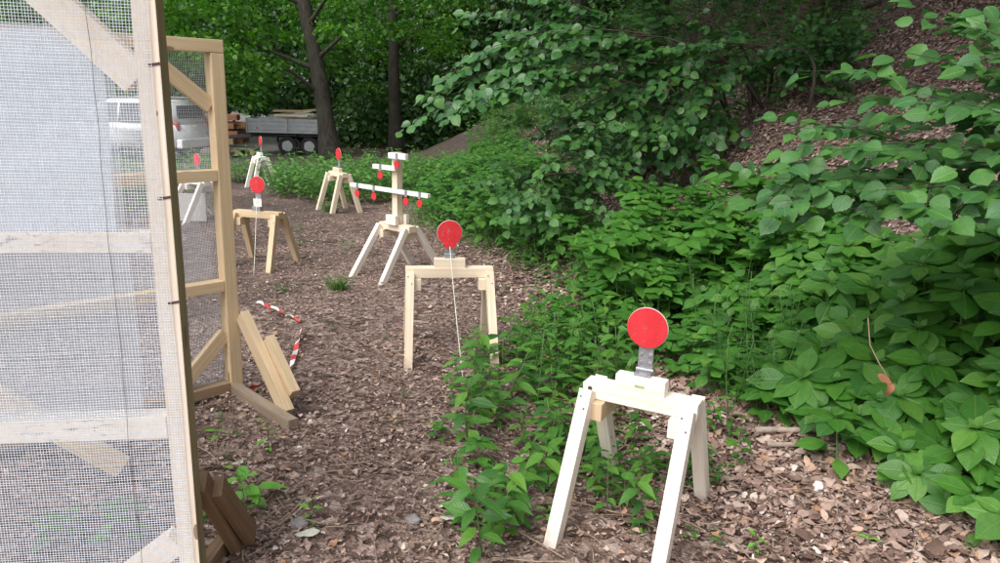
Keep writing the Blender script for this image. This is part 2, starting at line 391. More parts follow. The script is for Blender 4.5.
for lk_ in range(14):
    lw_ = rng.uniform(0.45, 0.85)
    if lk_ % 3 == 0: pr_ = [0.1, 0.55, 0.4, 0.95, 0.6, 0.85, 0.35, 0.05]      # lobed
    elif lk_ % 3 == 1: pr_ = OVATE
    else: pr_ = [0.5, 0.9, 1.0, 0.85, 0.9, 0.6, 0.75, 0.3]                   # torn
    v_, q_, uv_ = leaf_t(6, pr_, lw_, 0.0, 0.0)
    cu_, cv_, tw_ = rng.uniform(-1.2, 1.2), rng.uniform(-.8, .8), rng.uniform(-.5, .5)
    t_ = v_[:, 1] - .5
    v_[:, 2] = cv_ * t_ ** 2 + cu_ * v_[:, 0] ** 2 + tw_ * v_[:, 0] * t_ + rng.normal(0, .022, len(v_))
    v_[:, 0] *= 1 - 0.25 * min(1, abs(cu_)); v_[:, :2] += rng.normal(0, .018, (len(v_), 2)); v_[:, 2] -= v_[:, 2].min() * 0.6
    T_LITTER.append((v_, q_, uv_))
T_BLADE = [leaf_t(3, [1, 0.9, 0.6, 0.05], 0.035, 0.4, b) for b in (0.15, 0.45)]
T_FINE = [leaf_t(2, [0.3, 1, 0.05], 0.22, 0.1, 0.1)]

def unit(a): return a / np.maximum(np.linalg.norm(a, axis=-1, keepdims=True), 1e-9)

def put_leaves(qm, temps, P, D, N, S, mi=0):
    """leaves at points P pointing along D with face normal near N and length S"""
    P, D, N = (np.asarray(a, float) for a in (P, D, N)); S = np.asarray(S, float)
    D = unit(D); X = unit(np.cross(D, N)); Z = np.cross(X, D)
    k = rng.integers(0, len(temps), len(P))
    for j, (tv, tf, tu) in enumerate(temps):
        q = np.nonzero(k == j)[0]
        if len(q) == 0: continue
        v = (tv[None, :, 0:1] * X[q][:, None] + tv[None, :, 1:2] * D[q][:, None] + tv[None, :, 2:3] * Z[q][:, None]) * S[q][:, None, None] + P[q][:, None]
        nv = len(tv)
        f = (tf[None] + (np.arange(len(q)) * nv)[:, None, None]).reshape(-1, 4)
        qm.add(v.reshape(-1, 3), f, np.tile(tu, (len(q), 1)), mi)

def put_tube(qm, pts, rad, sides=5, mi=0, cap=True):
    pts = np.asarray(pts, float); n = len(pts)
    rad = np.broadcast_to(np.asarray(rad, float), (n,))
    tg = unit(np.gradient(pts, axis=0))
    ref = np.array([0.0, 0, 1]) if abs(tg[0][2]) < 0.9 else np.array([1.0, 0, 0])
    V = []; L = 0; U = []
    a = np.linspace(0, 2 * math.pi, sides, endpoint=False)
    for i in range(n):
        x = np.cross(tg[i], ref); x /= max(np.linalg.norm(x), 1e-9); y = np.cross(tg[i], x)
        ref = -np.cross(tg[i], x) if False else ref
        V.append(pts[i] + rad[i] * (np.cos(a)[:, None] * x + np.sin(a)[:, None] * y))
        if i: L += np.linalg.norm(pts[i] - pts[i - 1])
        U.append(np.stack([np.full(sides, L), a * rad[i]], 1))
    F = [(i * sides + j, i * sides + (j + 1) % sides, (i + 1) * sides + (j + 1) % sides, (i + 1) * sides + j) for i in range(n - 1) for j in range(sides)]
    V = np.concatenate(V); U = np.concatenate(U)
    if cap:
        b = len(V); V = np.concatenate([V, pts[:1], pts[-1:]]); U = np.concatenate([U, np.zeros((2, 2))])
        if sides % 2 == 0:
            for j in range(0, sides, 2):
                F.append((b, (j + 2) % sides, j + 1, j))
                e = (n - 1) * sides
                F.append((b + 1, e + j, e + j + 1, e + (j + 2) % sides))
    qm.add(V, np.array(F, int), U, mi)

def rv(n, s=1.0): return rng.normal(0, s, (n, 3))

# ------------------------------------------------------------------ bmesh helpers for built things
def box_bm(bm, p0, p1, w, h, up=(0, 0, 1), bev=0.003):
    """bar from p0 to p1, w across, h in the 'up' sense"""
    p0 = Vector(p0); p1 = Vector(p1); t = (p1 - p0); L = t.length; t = t / L
    up = Vector(up)
    if abs(t.dot(up)) > 0.97: up = Vector((0, 1, 0)) if abs(t.y) < 0.9 else Vector((1, 0, 0))
    x = t.cross(up).normalized(); z = x.cross(t).normalized()
    sub = bmesh.new(); uvl = sub.loops.layers.uv.new('UVMap')
    vs = {}
    for a in (0, 1):
        for i, (sx, sz) in enumerate(((-1, -1), (1, -1), (1, 1), (-1, 1))):
            vs[a, i] = sub.verts.new(p0 + t * (L * a) + x * (sx * w / 2) + z * (sz * h / 2))
    per = [0, w, w + h, 2 * w + h, 2 * w + 2 * h]
    for i in range(4):
        j = (i + 1) % 4
        f = sub.faces.new((vs[0, i], vs[0, j], vs[1, j], vs[1, i]))
        for lp, uv in zip(f.loops, ((0, per[i]), (0, per[i + 1]), (L, per[i + 1]), (L, per[i]))): lp[uvl].uv = uv
    for a in (0, 1):
        q = [vs[a, i] for i in range(4)]
        if a == 0: q.reverse()
        f = sub.faces.new(q)
        for k, lp in enumerate(f.loops): lp[uvl].uv = (((k // 2) * h) * 0.3 + 5, ((k % 3 > 0) * w) * 1.0)
    bmesh.ops.recalc_face_normals(sub, faces=sub.faces)
    if bev: bmesh.ops.bevel(sub, geom=list(sub.edges), offset=bev, segments=2, affect='EDGES', profile=0.6)
    me = bpy.data.meshes.new('tmp'); sub.to_mesh(me); sub.free(); bm.from_mesh(me); bpy.data.meshes.remove(me)

def new_bm():
    bm = bmesh.new(); bm.loops.layers.uv.new('UVMap'); return bm

def fin(name, bm, mats, parent=None, smooth=False):
    me = bpy.data.meshes.new(name); bm.to_mesh(me); bm.free()
    for m in (mats if isinstance(mats, (list, tuple)) else [mats]): me.materials.append(m)
    if smooth:
        for p in me.polygons: p.use_smooth = True
    return link(name, me, parent)

def bar(name, p0, p1, w, h, mat, parent=None, up=(0, 0, 1), bev=0.003):
    bm = new_bm(); box_bm(bm, p0, p1, w, h, up, bev); return fin(name, bm, mat, parent)

def blk(bm, c, s, bev=0.003):
    c = Vector(c); box_bm(bm, c - Vector((s[0] / 2, 0, 0)), c + Vector((s[0] / 2, 0, 0)), s[1], s[2], (0, 0, 1), bev)

def block(name, c, s, mat, parent=None, bev=0.003):
    bm = new_bm(); blk(bm, c, s, bev); return fin(name, bm, mat, parent)

def cyl_bm(bm, c, axis, r, h, seg=24, bev=0.0, r2=None):
    axis = Vector(axis).normalized()
    mat = Matrix.Translation(Vector(c)) @ axis.to_track_quat('Z', 'Y').to_matrix().to_4x4()
    sub = bmesh.new()
    bmesh.ops.create_cone(sub, cap_ends=True, cap_tris=False, segments=seg, radius1=r, radius2=r if r2 is None else r2, depth=h)
    if bev:
        ed = [e for e in sub.edges if len(e.link_faces) == 2 and any(len(f.verts) > 4 for f in e.link_faces)]
        bmesh.ops.bevel(sub, geom=ed, offset=bev, segments=2, affect='EDGES')
    bmesh.ops.transform(sub, matrix=mat, verts=sub.verts)
    me = bpy.data.meshes.new('tmp'); sub.to_mesh(me); sub.free(); bm.from_mesh(me); bpy.data.meshes.remove(me)

def cyl(name, c, axis, r, h, mat, parent=None, seg=24, bev=0.0, r2=None):
    bm = new_bm(); cyl_bm(bm, c, axis, r, h, seg, bev, r2); return fin(name, bm, mat, parent)

def tube_obj(name, pts, rad, mat, parent=None, sides=6):
    q = QM(); put_tube(q, pts, rad, sides); return link(name, q.mesh(name, [mat]), parent)

# ------------------------------------------------------------------ ground
def build_ground():
    def axis(lo, hi, c, fine, far):
        out = [c]; s = fine; v = c
        while v < hi: s = fine if v - c < 6 else min(far, s * 1.07); v += s; out.append(v)
        s = fine; v = c; left = []
        while v > lo: s = fine if c - v < 6 else min(far, s * 1.07); v -= s; left.append(v)
        return np.array(left[::-1] + out)
    xs = axis(-160, 160, 0.5, 0.07, 8); ys = axis(-60, 260, 5.5, 0.08, 8)
    X, Y = np.meshgrid(xs, ys)
    Z = Hn(X, Y)
    V = np.stack([X.ravel(), Y.ravel(), Z.ravel()], 1)
    nx, ny = len(xs), len(ys)
    ii = np.arange(nx * ny).reshape(ny, nx)
    F = np.stack([ii[:-1, :-1], ii[:-1, 1:], ii[1:, 1:], ii[1:, :-1]], -1).reshape(-1, 4)
    o = link('ground', arr_mesh('ground', V, F, V[:, :2].copy(), np.zeros(len(F)), [M['ground']]))
    tag(o, kind='structure')
build_ground()

def edge_d(x, y): return x - np.interp(y, EY, EX)

def build_litter():
    q = QM()
    def zone(n, y0, y1, smin, smax, wide=0.80, keep=None):
        y = rng.uniform(y0, y1, n * 2) if y1 - y0 < 3 else y0 + (y1 - y0) * rng.random(n * 2) ** 0.8
        x = rng.uniform(-1, 1, n * 2) * (wide * y1 + 0.6)
        ok = (np.abs(x) < wide * y + 0.7)
        x, y = x[ok], y[ok]
        d = edge_d(x, y)
        # dense under the bank, broken and thin on the trodden track
        pn = 0.5 + 0.5 * np.sin(2.1 * x + 0.9 * y) * np.sin(1.7 * y - 1.1 * x + 2)
        pn2 = 0.5 + 0.5 * np.sin(5.3 * x - 3.1 * y + 1) * np.sin(4.7 * y + 2.9 * x)
        pr = np.clip(0.40 + 0.5 * sstep(-1.7, -0.5, d) + 0.45 * (pn - 0.5) + 0.4 * (pn2 - 0.5), 0.05, 1) * np.where(x < -3 - 0.1 * y, 0.25, 1)
        ok = rng.random(len(x)) < pr
        x, y, d = x[ok], y[ok], d[ok]; m = len(x)
        s = smin + (smax - smin) * rng.random(m) ** 1.8
        s *= 0.52 + 0.62 * sstep(-1.5, -0.35, d)
        a = rng.uniform(0, 2 * math.pi, m)
        D = np.stack([np.cos(a), np.sin(a), rng.normal(0, 0.22, m)], 1)
        e = 0.05; gx = (Hn(x + e, y) - Hn(x - e, y)) / (2 * e); gy = (Hn(x, y + e) - Hn(x, y - e)) / (2 * e)
        D[:, 2] += D[:, 0] * gx + D[:, 1] * gy
        N = np.stack([-gx, -gy, np.ones(m)], 1) + rv(m, 0.22)
        P = np.stack([x, y, Hn(x, y) + 0.004 + rng.random(m) * 0.018], 1)
        put_leaves(q, T_LITTER, P, D, N, s)
    zone(46000, 1.6, 4.8, 0.012, 0.055)
    zone(7000, 1.6, 4.8, 0.045, 0.09)
    zone(45000, 1.6, 4.2, 0.006, 0.02)
    zone(52000, 4.8, 9.5, 0.018, 0.065)
    zone(24000, 9.5, 20, 0.03, 0.09, 0.7)
    o = link('leaf_litter', q.mesh('leaf_litter', [M['litter']]))
    tag(o, 'brown and pale fallen leaves covering the path and bank', 'leaf litter', kind='stuff')
    # fine twigs among the leaves
    t = QM()
    for i in range(1100):
        y = 1.9 + 8 * random.random() ** 1.5; x = random.uniform(-0.7, 0.75) * y
        a = random.uniform(0, 6.28); L = random.uniform(0.05, 0.28)
        p = np.array([[x + math.cos(a) * L * k + random.gauss(0, .006), y + math.sin(a) * L * k + random.gauss(0, .006), 0] for k in np.linspace(0, 1, 4)])
        p[:, 2] = Hn(p[:, 0], p[:, 1]) + 0.018 + np.abs(rng.normal(0, 0.006, 4))
        put_tube(t, p, random.uniform(0.0012, 0.0035), 4)
    o = link('twig_litter', t.mesh('twig_litter', [M['dead_twig']]))
    tag(o, 'thin dead twigs scattered over the leaf litter', 'twigs', kind='stuff')
build_litter()

# ------------------------------------------------------------------ knock-down targets on trestles
def make_trestle(root, L, Ht, spread, splay, wood_m, leg_m=None, ox=0, oy=0, rz=0, beam_w=0.085, beam_h=0.06, lw=0.05, lh=0.06):
    leg_m = leg_m or wood_m
    bar('beam', (-L / 2, 0, Ht - beam_h / 2), (L / 2, 0, Ht - beam_h / 2), beam_w, beam_h, wood_m, root)
    c, s = math.cos(rz), math.sin(rz)
    for sx in (-1, 1):
        bar('cross_block', (sx * (L / 2 - 0.066), -0.078, Ht - beam_h - 0.037), (sx * (L / 2 - 0.066), 0.078, Ht - beam_h - 0.037), 0.055, 0.07, M['tan_wood'] if (sx < 0 and wood_m == M['pale_wood']) else wood_m, root)
        for sy in (-1, 1):
            fx, fy = sx * (L / 2 - 0.01 + splay), sy * spread
            gx, gy = ox + c * fx - s * fy, oy + s * fx + c * fy
            z = Hs(gx, gy) - root.location.z - 0.02
            tx = sx * (L / 2 - 0.006 + 0.0)
            top = Vector((tx - sx * 0.022, sy * 0.058, Ht - 0.022)); bot = Vector((fx, fy, z))
            lg = bar('leg', top, bot, lw, lh, leg_m, root, up=(0, sy, 0.3))
            ax = (bot - top).normalized(); nrm = (Vector((0, sy, 0.3)) - ax * ax.dot(Vector((0, sy, 0.3)))).normalized()
            for q_, ofs in ((0.03, -0.012), (0.075, 0.010)):
                cyl('screw', top + ax * q_ + nrm * (lh / 2 + 0.0005) + Vector((ofs, 0, 0)), nrm, 0.0042, 0.004, M['dark_steel'], lg, 10)

def make_paddle(root, Ht, chips, lobes=False, box=False, mount=True, wood_m=None, yoff=0.0, r=0.076, mlen=0.19, rise=0.24):
    red = M['red_shot'] if chips else M['red']
    base = Ht
    if mount:
        block('mount_block', (0.0, -0.012 + yoff, Ht + 0.029), (mlen, 0.05, 0.058), wood_m, root)
        base = Ht + 0.058
    yb = 0.004 + yoff
    hinge = new_bm()
    blk(hinge, (0, yb, base + 0.006), (0.062, 0.05, 0.008), 0.001)
    cyl_bm(hinge, (0, yb + 0.012, base + 0.017), (1, 0, 0), 0.007, 0.066, 12)
    for sx in (-1, 1): cyl_bm(hinge, (sx * 0.022, yb - 0.014, base + 0.012), (0, 0, 1), 0.006, 0.006, 8)
    fin('hinge', hinge, M['steel'], root)
    cz = Ht + rise
    pl = block('bracket_plate', (0, yb + 0.012, (base + 0.018 + cz - 0.05) / 2), (0.056, 0.006, cz - 0.05 - base - 0.018 + 0.05), M['steel'], root, 0.001)
    for sx in (-1, 1):
        for k, zz in enumerate((base + 0.045, base + 0.078)):
            cyl('screw', (sx * 0.017, yb + 0.0075, zz), (0, 1, 0), 0.0055, 0.006, M['screw'], pl, 10)
    d = cyl('disc', (0, yb + 0.002, cz), (0, 1, 0), r, 0.007, red, root, 48, 0.0012)
    cyl('disc_rim', (0, yb + 0.0065, cz), (0, 1, 0), r + 0.0018, 0.004, M['white_trim'], d, 48)
    if lobes:
        for sx in (-1, 1):
            cyl('red_tab', (sx * 0.018, yb - 0.006, base + 0.075), (0, 1, 0), 0.017, 0.006, red, root, 16)
    if box:
        block('latch_plate', (0, yb - 0.006, base + 0.075), (0.085, 0.006, 0.075), M['white_trim'], root, 0.002)
        block('latch_box', (0, yb - 0.012, base + 0.018), (0.085, 0.05, 0.05), M['steel'], root, 0.003)

def target(label, x, y, rz, chips=False, lobes=False, box=False, mount=True, wm='pale_wood', lm=None, L=0.43, Ht=0.53, spread=0.30, splay=0.02, mlen=0.19, cord=None, rise=0.24):
    root = empty('target_stand', (x, y, Hs(x, y)), R(rz), label, 'target', 'red disc shooting targets on wooden trestles')
    make_trestle(root, L, Ht, spread, splay, M[wm], M[(lm or wm) + '_leg'], x, y, R(rz))
    make_paddle(root, Ht, chips, lobes, box, mount, M[wm], mlen=mlen, rise=rise)
    if cord:
        (dx, dy) = cord
        c, s = math.cos(-R(rz)), math.sin(-R(rz))
        lx, ly = c * dx - s * dy, s * dx + c * dy
        a = Vector((0, -0.012, Ht + 0.13)); b = Vector((lx, ly, Hs(x + dx, y + dy) - root.location.z + 0.01))
        pts = [a.lerp(b, t) + Vector((0, 0, -0.03 * math.sin(math.pi * t))) for t in np.linspace(0, 1, 10)]
        pts[0] = a
        # the cord runs out over the front edge of the beam
        tube_obj('pull_cord', pts, 0.0026, M['cord'], root)
    return root

s1 = target('nearest red disc target, clean paint, on bright whitish trestle', 0.543, 2.63, -28, L=0.44, Ht=0.53, spread=0.325, splay=-0.012)
block('level_vial', (0.0, -0.0375, 0.53 + 0.026), (0.036, 0.004, 0.009), M['level'], s1, 0.001)
cyl('dark_knot', (-0.19, -0.0435, 0.53 - 0.02), (0, 1, 0), 0.009, 0.003, M['twig'], s1, 12)
target('scuffed red disc target with pull cord on pale trestle, second nearest', -0.315, 4.52, 8, True, True, wm='cream_wood', L=0.54, Ht=0.545, spread=0.30, cord=(0.12, -0.5), splay=0.0, rise=0.212)
target('battered red disc target with grey latch box beside the far panel post', -2.25, 6.86, -14, True, False, True, False, wm='tan_wood', L=0.47, Ht=0.50, spread=0.26, cord=(0.08, -0.45))
target('tan trestle target with narrow red disc in front of the green nettles', -2.22, 10.15, -52, wm='cream_wood', L=0.42, Ht=0.53, spread=0.21)
target('farthest white trestle target half hidden in nettles before the trailer', -3.95, 12.3, -56, wm='white_wood', L=0.36, Ht=0.53, spread=0.2)
s6 = target('white trestle target seen only through the wire of the far panel', -3.72, 9.15, -40, wm='white_wood', L=0.46, Ht=0.5, spread=0.33)

# tower with plate arms
def build_tower():
    x, y, rz = -0.93, 6.62, -40
    root = empty('target_tower', (x, y, Hs(x, y)), R(rz), 'wooden post on trestle with white arms of small hanging red plates', 'target')
    make_trestle(root, 0.40, 0.46, 0.37, 0.01, M['cream_wood'], M['pale_wood_leg'], x, y, R(rz), beam_w=0.09, lw=0.044, lh=0.052)
    block('mount_block', (0.0, -0.062, 0.5), (0.13, 0.04, 0.085), M['pale_wood'], root)
    block('mount_block', (0.0, 0.062, 0.5), (0.13, 0.04, 0.085), M['pale_wood'], root)
    bar('post', (0, 0, 0.462), (0, 0, 1.09), 0.066, 0.066, M['cream_wood'], root, up=(0, 1, 0))
    arms = [('arm', -0.56, 0.46, 0.76, 0.036, (-0.45, -0.22, 0.20, 0.37)),
            ('arm', -0.24, 0.05, 0.955, 0.04, (-0.13,)),
            ('arm', -0.03, 0.19, 1.065, 0.05, (0.085,))]
    for nm, x0, x1, z, h, pl in arms:
        a = bar(nm, (x0, -0.06, z), (x1, -0.06, z), 0.036, h, M['white_wood'], root)
        for px in pl:
            hb = new_bm(); blk(hb, (px, -0.083, z), (0.024, 0.008, 0.05), 0.001); cyl_bm(hb, (px, -0.085, z - 0.028), (1, 0, 0), 0.006, 0.03, 8)
            hb.loops.layers.uv.verify()
            pt = cyl('plate', (px, -0.083, z - 0.07), (0, 1, 0), 0.033, 0.006, M['red'], a, 24)
            fin('clip', hb, M['steel'], a)
build_tower()

# ------------------------------------------------------------------ wire mesh panels
def wires(root, x0, x1, z0, z1, y, pitch=0.008, w=0.0012, wsg=0.0018):
    q = QM()
    def strip(a, b, wx, wz):
        # a thin square wire with a little slack
        a = np.array(a); b = np.array(b); k = 14
        P = a + (b - a) * np.linspace(0, 1, k)[:, None]
        sl = np.sin(np.pi * np.clip((P[:, 0] - x0) / (x1 - x0), 0, 1)) * 0.6 + 0.4
        Q = P.copy()
        Q[:, 0] += 0.0022 * np.sin(3.7 * P[:, 2] + 1.9 * P[:, 0]) + 0.0012 * np.sin(11 * P[:, 2] + 7 * P[:, 0])
        Q[:, 2] += 0.0022 * np.sin(4.3 * P[:, 0] + 2.1 * P[:, 2]) + 0.0012 * np.sin(13 * P[:, 0] + 5 * P[:, 2])
        Q[:, 1] -= wsg * sl * (1.2 + np.sin(6 * P[:, 0] + 2) * np.sin(5 * P[:, 2] + 1))
        t = unit(b - a); n1 = np.array([0, 1.0, 0]); n2 = np.cross(t, n1)
        V = np.concatenate([Q[i] + np.array([n1 * s1 + n2 * s2 for s1, s2 in ((-1, -1), (1, -1), (1, 1), (-1, 1))]) * w * 0.5 for i in range(k)])
        F = np.array([(4 * j + i, 4 * j + (i + 1) % 4, 4 * j + 4 + (i + 1) % 4, 4 * j + 4 + i) for j in range(k - 1) for i in range(4)])
        q.add(V, F, np.zeros((len(V), 2)))
    nx = int((x1 - x0) / pitch); nz = int((z1 - z0) / pitch)
    for i in range(nx + 1):
        x = x0 + i * pitch + random.gauss(0, 0.0003); strip((x, y + 0.0009, z0), (x + random.gauss(0, 0.0006), y + 0.0009, z1), 0, 0)
    for i in range(nz + 1):
        z = z0 + i * pitch + random.gauss(0, 0.0003); strip((x0, y - 0.0009, z), (x1, y - 0.0009, z + random.gauss(0, 0.0006)), 0, 0)
    return link('wire_mesh', q.mesh('wire_mesh', [M['wire']], False), root)

def film(name, root, outline_top, x0, x1, z0, y, mat, amp=0.004):
    """rippled plastic sheet; outline_top(x) gives the upper edge"""
    n, k = 36, 60
    V = []
    for i in range(n + 1):
        x = x0 + (x1 - x0) * i / n; zt = outline_top(x)
        for j in range(k + 1):
            z = z0 + (zt - z0) * j / k
            V.append((x + 0.003 * math.sin(z * 9), y + amp * math.sin(z * 46 + 1.7 * math.sin(x * 7)) + amp * 0.7 * math.sin(x * 11 + z * 5), z))
    V = np.array(V); ii = np.arange((n + 1) * (k + 1)).reshape(n + 1, k + 1)
    F = np.stack([ii[:-1, :-1], ii[1:, :-1], ii[1:, 1:], ii[:-1, 1:]], -1).reshape(-1, 4)
    me = arr_mesh(name, V, F, V[:, [0, 2]].copy(), np.zeros(len(F)), [mat])
    return link(name, me, root)

M['prop_wood'] = wood('dark_prop_board', (0.26, 0.17, 0.10), (0.15, 0.09, 0.05), dirt=0.3)
M['knot'] = simple('dark_knot_stain', (0.10, 0.05, 0.05), 0.8)
M['shade_side_wood'] = wood('painted_shade_side', (0.34, 0.29, 0.17), (0.22, 0.18, 0.10), dirt=0.2)  # dark olive timber, shade painted into the colour of a post side
def build_near_panel():
    X0, Y0 = -0.915, 2.06
    g = Hs(X0, Y0)
    root = empty('mesh_panel', (X0, Y0, g), R(8), 'nearest wire mesh screen in white timber frame with plastic sheet', 'screen')
    W, Ht = 1.75, 2.02; pw, pd = 0.062, 0.075
    po = bar('post', (-pw / 2, pd / 2, 0), (-pw / 2, pd / 2, Ht), pw, pd, M['panel_wood'], root, up=(0, 1, 0))
    po.data.materials.append(M['shade_side_wood'])
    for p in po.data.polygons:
        if p.normal.x > 0.85: p.material_index = 1  # right face turned from the light: its shade is painted on
    bar('post', (-W + pw / 2, pd / 2, 0), (-W + pw / 2, pd / 2, Ht), pw, pd, M['panel_wood'], root, up=(0, 1, 0))
    x0, x1 = -W + pw + 0.002, -pw - 0.002
    bar('rail', (x0, pd / 2, Ht - 0.03), (x1, pd / 2, Ht - 0.03), pd - 0.006, 0.06, M['panel_wood'], root)
    bar('rail', (x0, pd / 2, 1.16), (x1, pd / 2, 1.16), pd - 0.006, 0.058, M['panel_dirty'], root)
    bar('rail', (x0, pd / 2, 0.60), (x1, pd / 2, 0.60), pd - 0.006, 0.070, M['panel_dirty'], root)
    bar('rail', (x0, pd / 2, 0.05), (x1, pd / 2, 0.05), pd - 0.006, 0.06, M['panel_wood'], root)
    bar('brace', (-0.425, 0.0315, Ht - 0.065), (-0.066, 0.0315, 1.60), 0.061, 0.085, M['panel_wood'], root)
    bar('brace', (-0.24, 0.0315, 0.075), (-0.066, 0.0315, 0.21), 0.061, 0.075, M['panel_wood'], root)
    wires(root, -W + 0.01, -0.018, 0.03, Ht - 0.01, -0.0045)
    top = lambda x: 1.735 - min(0.16, max(0.0, -0.50 - x) * 0.8) - max(0.0, x + 0.20) * 0.5
    film('plastic_sheet', root, top, -1.2, -0.125, 0.62, 0.0075, M['film'], 0.0012)
    film('plastic_sheet', root, lambda x: top(x) - 0.012, -1.2, -0.150, 1.16, 0.0115, M['film_thick'], 0.0012)
    # dark seam where two widths of mesh meet; knots on the post
    tube_obj('mesh_seam', [(-0.168 + 0.0022 * math.sin(z * 9) + 0.0012 * math.sin(z * 31), -0.0115, z) for z in np.linspace(0.04, Ht - 0.02, 60)], 0.0007, M['knot'], root, 4)
    for z_, w_ in ((1.64, 0.030), (1.285, 0.034), (0.985, 0.030)):
        bar('knot', (-w_ - 0.001, -0.0006, z_), (-0.001, -0.0006, z_ + 0.006), 0.003, 0.007, M['knot'], root, bev=0.0008)
    # prop behind the post
    bar('prop_board', (-0.005, pd + 0.02, 0.37), (0.055, 0.29, 0.0), 0.035, 0.08, M['prop_wood'], root, up=(0, 1, 0.3))
    bar('prop_board', (0.035, pd + 0.06, 0.33), (0.095, 0.30, 0.04), 0.035, 0.075, M['prop_wood'], root, up=(0, 1, 0.3))
    bar('prop_foot', (-0.03, pd + 0.01, 0.03), (0.03, 0.42, 0.03), 0.045, 0.06, M['prop_wood'], root)
build_near_panel()

def build_far_panel():
    X0, Y0 = -1.36, 3.76
    g = Hs(X0, Y0)
    root = empty('mesh_panel', (X0, Y0, g), R(45), 'second wire mesh screen in yellowish frame behind the nearest one', 'screen')
    W, Ht, pw, pd = 1.95, 1.81, 0.065, 0.075
    for x in (-pw / 2, -1.23, -W + pw / 2):
        bar('post', (x, pd / 2, 0), (x, pd / 2, Ht - 0.062), pw, pd, M['yellow_wood'], root, up=(0, 1, 0))
    bar('rail', (-W, pd / 2, Ht - 0.03), (0, pd / 2, Ht - 0.03), pd, 0.06, M['yellow_wood'], root)
    for a, b in ((-W + pw + .002, -1.23 - pw / 2 - .002), (-1.23 + pw / 2 + .002, -pw - .002)):
        for z in (1.165, 0.60, 0.045):
            bar('rail', (a, pd / 2, z), (b, pd / 2, z), pd - 0.006, 0.055, M['yellow_wood'] if z != 0.045 else M['old_wood'], root)
    bar('brace', (-0.36, 0.036, Ht - 0.075), (-0.068, 0.036, 1.50), 0.035, 0.07, M['yellow_wood'], root)
    bar('brace', (-0.33, 0.036, 0.085), (-0.068, 0.036, 0.34), 0.035, 0.07, M['tan_wood'], root)
    wires(root, -W + 0.01, -0.03, 0.03, Ht - 0.03, pd + 0.012, w=0.0009)
    film('plastic_sheet', root, lambda x: 0.93 - 2.2 * max(0, x + 0.14) ** 1.0, -0.60, -0.085, 0.63, pd + 0.022, M['film_thin'])
    # props to the front
    x = 0.004
    bar('prop_board', (x, -0.03, 0.44), (x, -0.46, 0.03), 0.045, 0.085, M['tan_wood'], root, up=(0, 1, 0))
    bar('prop_board', (x + 0.047, -0.20, 0.34), (x + 0.047, -0.44, 0.11), 0.045, 0.085, M['tan_wood'], root, up=(0, 1, 0))
    bar('prop_foot', (x - 0.05, 0.0, 0.032), (x - 0.05, -0.60, 0.032), 0.05, 0.06, M['grey_wood'], root)
    bar('prop_board', (-1.40, -0.02, 0.60), (-0.78, -0.50, 0.03), 0.04, 0.09, M['tan_wood'], root)
build_far_panel()

# pale board beyond the far panel
bb = new_bm(); blk(bb, (0, 0, 0.17), (0.32, 0.02, 0.34), 0.008)
M['dull_board'] = simple('dull_board', (0.45, 0.43, 0.42), 0.7)
bo = fin('board', bb, M['dull_board']); bp_ = Vector((-3.75, 9.0, 0)); bo.location = (bp_.x, bp_.y, Hs(bp_.x, bp_.y)); bo.rotation_euler = (R(-10), 0, R(10))
tag(bo, 'pale rectangular board leaning on the trestle behind the far panel', 'board')

# ------------------------------------------------------------------ barrier tape
def tape_mat():
    m, nt, out = new_mat('barrier_tape'); T = NT(nt)
    b = T.n('ShaderNodeBsdfPrincipled'); T.l(b.outputs[0], out.inputs[0])
    uv = T.n('ShaderNodeUVMap'); sp = T.n('ShaderNodeSeparateXYZ'); T.l(uv.outputs[0], sp.inputs[0])
    s = T.math('GREATER_THAN', T.math('FRACT', T.math('ADD', T.math('MULTIPLY', sp.outputs[0], 5.2), T.math('MULTIPLY', sp.outputs[1], 6.0))), 0.5)
    T.l(mixc(T, s, (0.8, 0.79, 0.78), (0.66, 0.05, 0.045)), b.inputs['Base Color']); b.inputs['Roughness'].default_value = 0.35
    return m
M['tape'] = tape_mat()
def tape(label, pxs, w=0.028):
    pts = [hit(*p) for p in pxs]
    dense = []
    for a, b in zip(pts[:-1], pts[1:]):
        for k in range(8): dense.append(a.lerp(b, k / 8))
    dense.append(pts[-1])
    V = []; U = []; L = 0
    for i, p in enumerate(dense):
        t = (dense[min(i + 1, len(dense) - 1)] - dense[max(i - 1, 0)]).normalized()
        n = Vector((-t.y, t.x, 0)).normalized()
        if i: L += (p - dense[i - 1]).length
        roll = 0.5 + 0.9 * math.sin(i * 0.42) + 0.25 * math.sin(i * 1.7)
        off = n * (w / 2 * math.cos(roll)) + Vector((0, 0, w / 2 * math.sin(roll)))
        c = Vector((p.x, p.y, Hs(p.x, p.y) + 0.028 + 0.008 * math.sin(i * 1.1)))
        V += [c - off, c + off]; U += [(L, 0), (L, w)]
    n = len(dense)
    F = np.array([(2 * i, 2 * i + 2, 2 * i + 3, 2 * i + 1) for i in range(n - 1)])
    o = link('barrier_tape', arr_mesh('barrier_tape', np.array(V), F, np.array(U), np.zeros(len(F)), [M['tape']]))
    tag(o, label, 'barrier tape')
tape('red and white barrier tape lying straight on the path', [(257, 306), (278, 314), (300, 324)], 0.018)
tape('crumpled red and white barrier tape running under the broken prop board', [(302, 333), (297, 350), (291, 372), (278, 388), (258, 392), (243, 396)])

